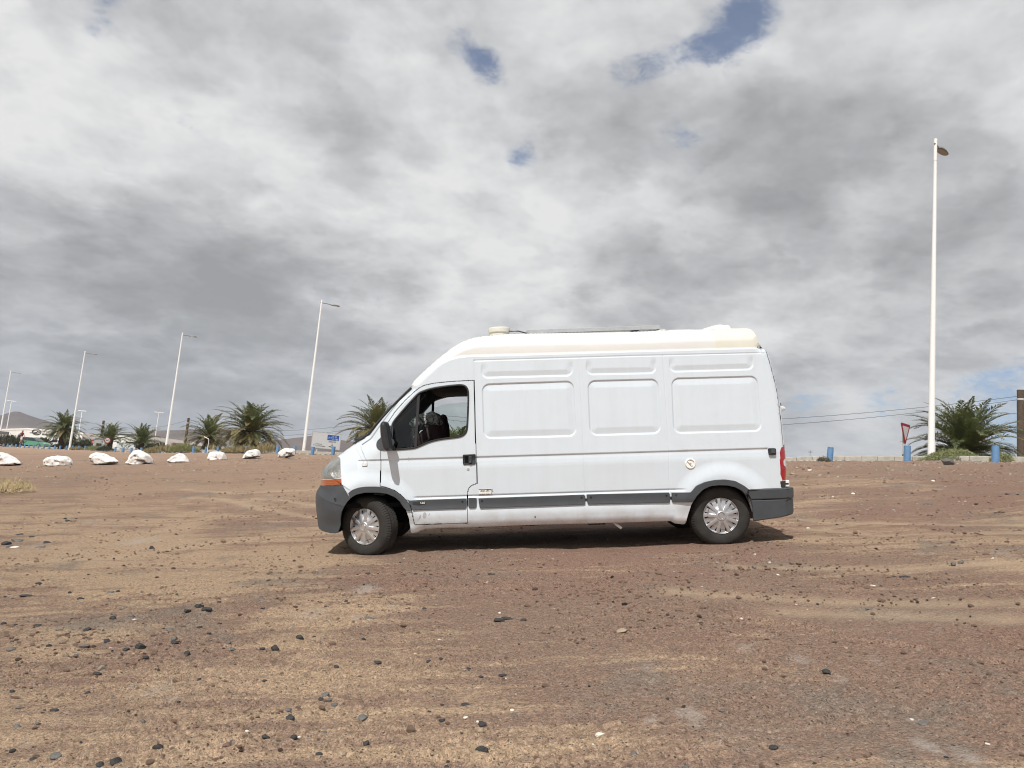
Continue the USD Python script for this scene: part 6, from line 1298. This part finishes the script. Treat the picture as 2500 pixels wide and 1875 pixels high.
c = at((228, 1079), 120); ne = thing('no_entry_sign', 'square dark red sign with a white bar, left of the grey notice board', 'sign', mat4(c)); disp(ne, 'panel', np.array([(-.30, -.28), (.30, -.28), (.30, .28), (-.30, .28)]), 0, .03, RED); disp(ne, 'white_bar', np.array([(-.22, -.055), (.22, -.055), (.22, .055), (-.22, .055)]), -.03, .01, WHT); part(ne, 'post', tube([(0, .06, -1.9), (0, .06, .2)], .035, 8), STEEL)
c = at((241, 1075), 86); nb_ = thing('notice_board', 'grey notice board on two steel legs left of the speed limit sign', 'sign', mat4(c)); part(nb_, 'board', box((-.42, -.03, -.33), (.42, .03, .36), .01), BACK)
for x in (-.47, .47): part(nb_, 'leg', box((x-.035, -.035, -1.6), (x+.035, .035, .42), .008), STEEL)
part(nb_, 'cap_rail', box((-.50, -.04, .42), (.50, .04, .47), .008), STEEL); c = at((234, 1076), 88); pp = solo('pale_post', 'pale square post beside the grey notice board', 'post', box((-.09, -.09, -1.7), (.09, .09, .45), .02), plain('pink_post', (.42, .36, .36), .7), mat4(c))
# direction sign
c = at((796.3, 1076.2), 52); ds = thing('direction_sign', 'large white road direction sign with a blue panel, left of the van bonnet', 'sign', mat4(c, Ro.from_euler('z', 22, degrees=True).as_matrix())); w2, h2 = .945, .525
part(ds, 'panel', box((-w2, -.03, -h2), (w2, .0, h2), .008), WHT)
for lo_, hi_ in (((-w2-.015, -.036, h2), (w2+.015, .005, h2+.025)), ((-w2-.015, -.036, -h2-.025), (w2+.015, .005, -h2)), ((-w2-.03, -.036, -h2), (-w2, .005, h2)), ((w2, -.036, -h2), (w2+.03, .005, h2))): part(ds, 'frame_rail', box(lo_, hi_, .004), BACK)
disp(ds, 'blue_panel', np.array([(.06, .06), (.83, .06), (.83, .42), (.06, .42)]), -.03, .006, BLUES)
sign_text(ds, 'LZ-8', .09, .19, .085, WHT, -.036, .85); sign_text(ds, 'LZ-20', .36, .275, .085, WHT, -.036, .85); sign_text(ds, 'LZ-3', .36, .115, .085, WHT, -.036, .85); disp(ds, 'pictogram', np.array([(.64, .09), (.75, .09), (.75, .2), (.64, .2)]), -.036, .004, WHT)
disp(ds, 'pictogram_mark', np.array([(.665, .115), (.69, .115), (.69, .145), (.73, .145), (.73, .175), (.665, .175)]), -.040, .003, BLUES)
sign_text(ds, 'ARRECIFE', .16, -.085, .085, INK, -.03, .9); sign_text(ds, 'Puerto de', -.68, -.295, .07, INK, -.03, .95); sign_text(ds, 'Los Mármoles', -.68, -.42, .075, INK, -.03, .95)
ring = [plate(ci[::1]*.095+[.42, -.36], -.03, .006, .001, fine=None)]; part(ds, 'roundabout_symbol', ring, INK, smooth=False); disp(ds, 'roundabout_centre', ci*.058+[.42, -.36], -.036, .003, WHT); disp(ds, 'roundabout_dot', ci*.018+[.42, -.36], -.039, .003, INK)
disp(ds, 'arrow', np.array([(.20, -.36), (.27, -.315), (.27, -.345), (.33, -.345), (.33, -.375), (.27, -.375), (.27, -.405)]), -.03, .006, INK); disp(ds, 'arrow', np.array([(.42, -.14), (.385, -.2), (.41, -.2), (.41, -.265), (.43, -.265), (.43, -.2), (.455, -.2)]), -.03, .006, INK); disp(ds, 'arrow', np.array([(-.78, -.40), (-.74, -.33), (-.77, -.33), (-.77, -.26), (-.79, -.26), (-.79, -.33), (-.82, -.33)]), -.03, .006, INK)
for x in (-.55, .55): part(ds, 'leg', box((x-.05, .006, -1.2), (x+.05, .1, h2-.05), .01), STEEL)
# solar-powered cabinet and the bent white pipe
c = at((594, 1095), 57); sc_ = thing('solar_cabinet', 'white cabinet and tilted solar panel on a pole before the largest palm', 'cabinet', mat4(c)); part(sc_, 'pole', box((-.09, -.09, -.6), (.09, .09, .80), .02), STEEL); part(sc_, 'cabinet_box', box((-.42, -.14, .50), (-.10, .14, .80), .02), WHT)
sl = box((-.33, -.3, -.02), (.33, .3, .02), .005); sl.apply_transform(mat4((.18, 0, 1.02), Ro.from_euler('y', -33, degrees=True).as_matrix())); part(sc_, 'solar_panel', sl, M['alu']); s2_ = box((-.29, -.305, -.012), (.29, .26, .027), .003); s2_.apply_transform(mat4((.18, 0, 1.02), Ro.from_euler('y', -33, degrees=True).as_matrix())); part(sc_, 'cell_sheet', s2_, M['cell'])
c = at((507, 1095), 54); solo('bent_pipe', 'thin white bent pipe standing in front of the drooping palm', 'pipe', tube([(0, 0, -.6), (0, 0, .62), (-.02, 0, .67), (-.36, 0, .80)], .025, 8), PW, mat4(c))

# ------------------------------------------------------------------ wooden poles and wires
WOOD = plain('weathered_wood', (.085, .062, .045), .95, var=.4, scale=4., bump=.02, bscale=12.)
def wood_pole(label, px, top_y, D, r):
    b = at(px, D); b[2] -= 2.0; H = rise_to(b, top_y); p = thing('utility_pole', label, 'pole', mat4(b)); n = 14; part(p, 'shaft', lathe([(r*1.12*(1+.03*math.sin(k*2.3)), H*k/n) for k in range(n+1)]+[(0, H+.01)], 14), WOOD, smooth=40); part(p, 'band', lathe([(r*1.16, H-.62), (r*1.19, H-.6), (r*1.19, H-.52), (r*1.16, H-.5)], 14), STEEL); part(p, 'insulator', lathe([(.0, H), (.05, H), (.06, H+.05), (.03, H+.1), (0, H+.1)], 10).apply_transform(mat4((r*1.1, 0, -.6))), INK)
    return b+[0, 0, H]
t1 = wood_pole('thick wooden utility pole at the right edge', (2491.7, 1114), 952.4, 45, .165)
t2 = wood_pole('wooden utility pole behind the van cab', (1004, 1110), 1003, 62, .13)
t3 = wood_pole('slim wooden pole left of the drooping palm', (450.6, 1092), 1020.5, 85, .12)
t4 = wood_pole('grey wooden pole rising behind the small palm', (247.2, 1066), 1027, 100, .13)
WIRE = plain('wire', (.05, .05, .055), .6)
def wire(label, a, b, sag):
    t = np.linspace(0, 1, 40)[:, None]; p = np.asarray(a)*(1-t)+np.asarray(b)*t; p[:, 2] -= sag*4*(t*(1-t))[:, 0]; solo('overhead_wire', label, 'wire', tube(p-p[0], .013, 5), WIRE, mat4(p[0]), smooth=True)
wire('upper overhead wire right of the van', t1-[0, 0, .35], t2-[0, 0, .15], 1.25); wire('lower overhead wire right of the van', t1-[0, 0, .55], t2-[0, 0, .40], 1.45)
wire('upper overhead wire left of the van', t2-[0, 0, .15], t3-[0, 0, .15], 1.35); wire('lower overhead wire left of the van', t2-[0, 0, .40], t3-[0, 0, .40], 1.55); wire('overhead wire between the two slim wooden poles', t3-[0, 0, .2], t4-[0, 0, .2], .9)
c = at((1977.7, 1112), 330); ms = thing('mast', 'tiny faint mast on the skyline between the van and the blue post', 'mast', mat4(c)); Hm = rise_to(c, 1099); part(ms, 'pole', tube([(0, 0, -3), (0, 0, Hm)], .10, 6), LG)
for k in (.55, .8): part(ms, 'cross_arm', box((-.9, -.06, Hm*k-.06), (.9, .06, Hm*k+.06)), LG)

# ------------------------------------------------------------------ the walker
SKIN = plain('skin', (.36, .20, .14), .6, var=.05); MAROON = plain('maroon_shirt', (.13, .022, .03), .85, var=.15); SHORTS = plain('white_shorts', (.62, .60, .58), .85, var=.08); HAIR = plain('grey_hair', (.20, .185, .16), .8); SHOE = plain('pale_shoes', (.55, .54, .50), .7); SOCK = plain('dark_socks', (.03, .03, .035), .9)
pb = at((49.8, 1083), 104); pe = thing('person', 'person in maroon shirt and white shorts walking behind the kerb with a bag', 'person', mat4(pb, Ro.from_euler('z', -20, degrees=True).as_matrix()))
J = [(0, 0, .92), (0, .02, 1.18), (.01, .03, 1.40), (.02, .03, 1.50), (.03, .02, 1.62), (-.19, .03, 1.40), (-.27, .0, 1.14), (-.30, -.02, .92), (.20, .03, 1.40), (.32, .06, 1.17), (.42, .12, .97), (-.10, 0, .90), (-.11, .10, .50), (-.12, -.04, .09), (.10, 0, .90), (.11, -.02, .49), (.12, .12, .10), (-.12, .10, .04), (.12, .26, .05), (-.31, -.03, .84), (.46, .15, .90), (.03, .06, 1.69)]
Rr = [.135, .125, .13, .055, .095, .062, .045, .034, .062, .045, .034, .095, .065, .042, .095, .065, .042, .035, .035, .036, .036, .088]
body = blob(J, Rr, [(0, 1), (1, 2), (2, 3), (3, 4), (4, 21), (2, 5), (5, 6), (6, 7), (7, 19), (2, 8), (8, 9), (9, 10), (10, 20), (0, 11), (11, 12), (12, 13), (0, 14), (14, 15), (15, 16), (13, 17), (16, 18)], .03)
part(pe, 'body', body, SKIN, smooth=True)
def cloth(idx, bones, grow): return blob([J[i] for i in idx], [Rr[i]+grow for i in idx], bones, .03)
part(pe, 'shirt', cloth([0, 1, 2, 5, 8], [(0, 1), (1, 2), (2, 3), (2, 4)], .022), MAROON, smooth=True)
part(pe, 'sleeve', blob([J[5], tuple(np.array(J[5])*.5+np.array(J[6])*.5)], [.08, .068], [(0, 1)], .03), MAROON, smooth=True); part(pe, 'sleeve', blob([J[8], tuple(np.array(J[8])*.5+np.array(J[9])*.5)], [.08, .068], [(0, 1)], .03), MAROON, smooth=True)
part(pe, 'shorts', blob([J[0], J[11], tuple(np.array(J[11])*.25+np.array(J[12])*.75), J[14], tuple(np.array(J[14])*.25+np.array(J[15])*.75)], [.145, .115, .10, .115, .10], [(0, 1), (1, 2), (0, 3), (3, 4)], .03), SHORTS, smooth=True)
part(pe, 'hair', blob([(.03, .0, 1.68), (.03, .05, 1.72)], [.098, .085], [(0, 1)], .03), HAIR, smooth=True)
for a_, b_ in ((13, 17), (16, 18)): part(pe, 'shoe', blob([J[a_], J[b_]], [.05, .048], [(0, 1)], .03), SHOE, smooth=True)
for y_ in (-1, 1): part(pe, 'hand', blob([J[19] if y_ < 0 else J[20], tuple(np.array(J[19] if y_ < 0 else J[20])+[.02*y_, .02, -.08])], [.04, .022], [(0, 1)], .02), SKIN, smooth=True)
bg = thing('shoulder_bag', 'black round bag hanging at the left side of the walking person', 'bag', mat4(pb, Ro.from_euler('z', -20, degrees=True).as_matrix()))
part(bg, 'pouch', blob([(-.33, -.06, 1.05), (-.42, -.05, .98)], [.15, .13], [(0, 1)], .04), INK, smooth=True); to = trimesh.creation.torus(.22, .028, 28, 8); to.apply_transform(mat4((-.44, -.06, 1.0), Ro.from_euler('x', 90, degrees=True).as_matrix())); part(bg, 'hoop_handle', to, INK, smooth=True); part(bg, 'strap', tube([(-.36, -.12, 1.15), (-.20, -.13, 1.38), (-.06, -.05, 1.50), (.02, .12, 1.44)], .025, 6), INK)

# ------------------------------------------------------------------ sea haze
hz = trimesh.creation.box((9400, 9400, 260)); hz.apply_translation((0, 0, 100.0))
p_ = rawmesh('/World/haze', np.asarray(hz.vertices), np.asarray(hz.faces), None, usdkit.material(stage, '/World/Looks/haze', {'v': ('principled_volume', {'color': (.80, .86, .95), 'density': .0001, 'anisotropy': .2})}, [], volume='v.volume'))
tag(p_, 'thin sea haze over the whole place', 'haze', kind='stuff')
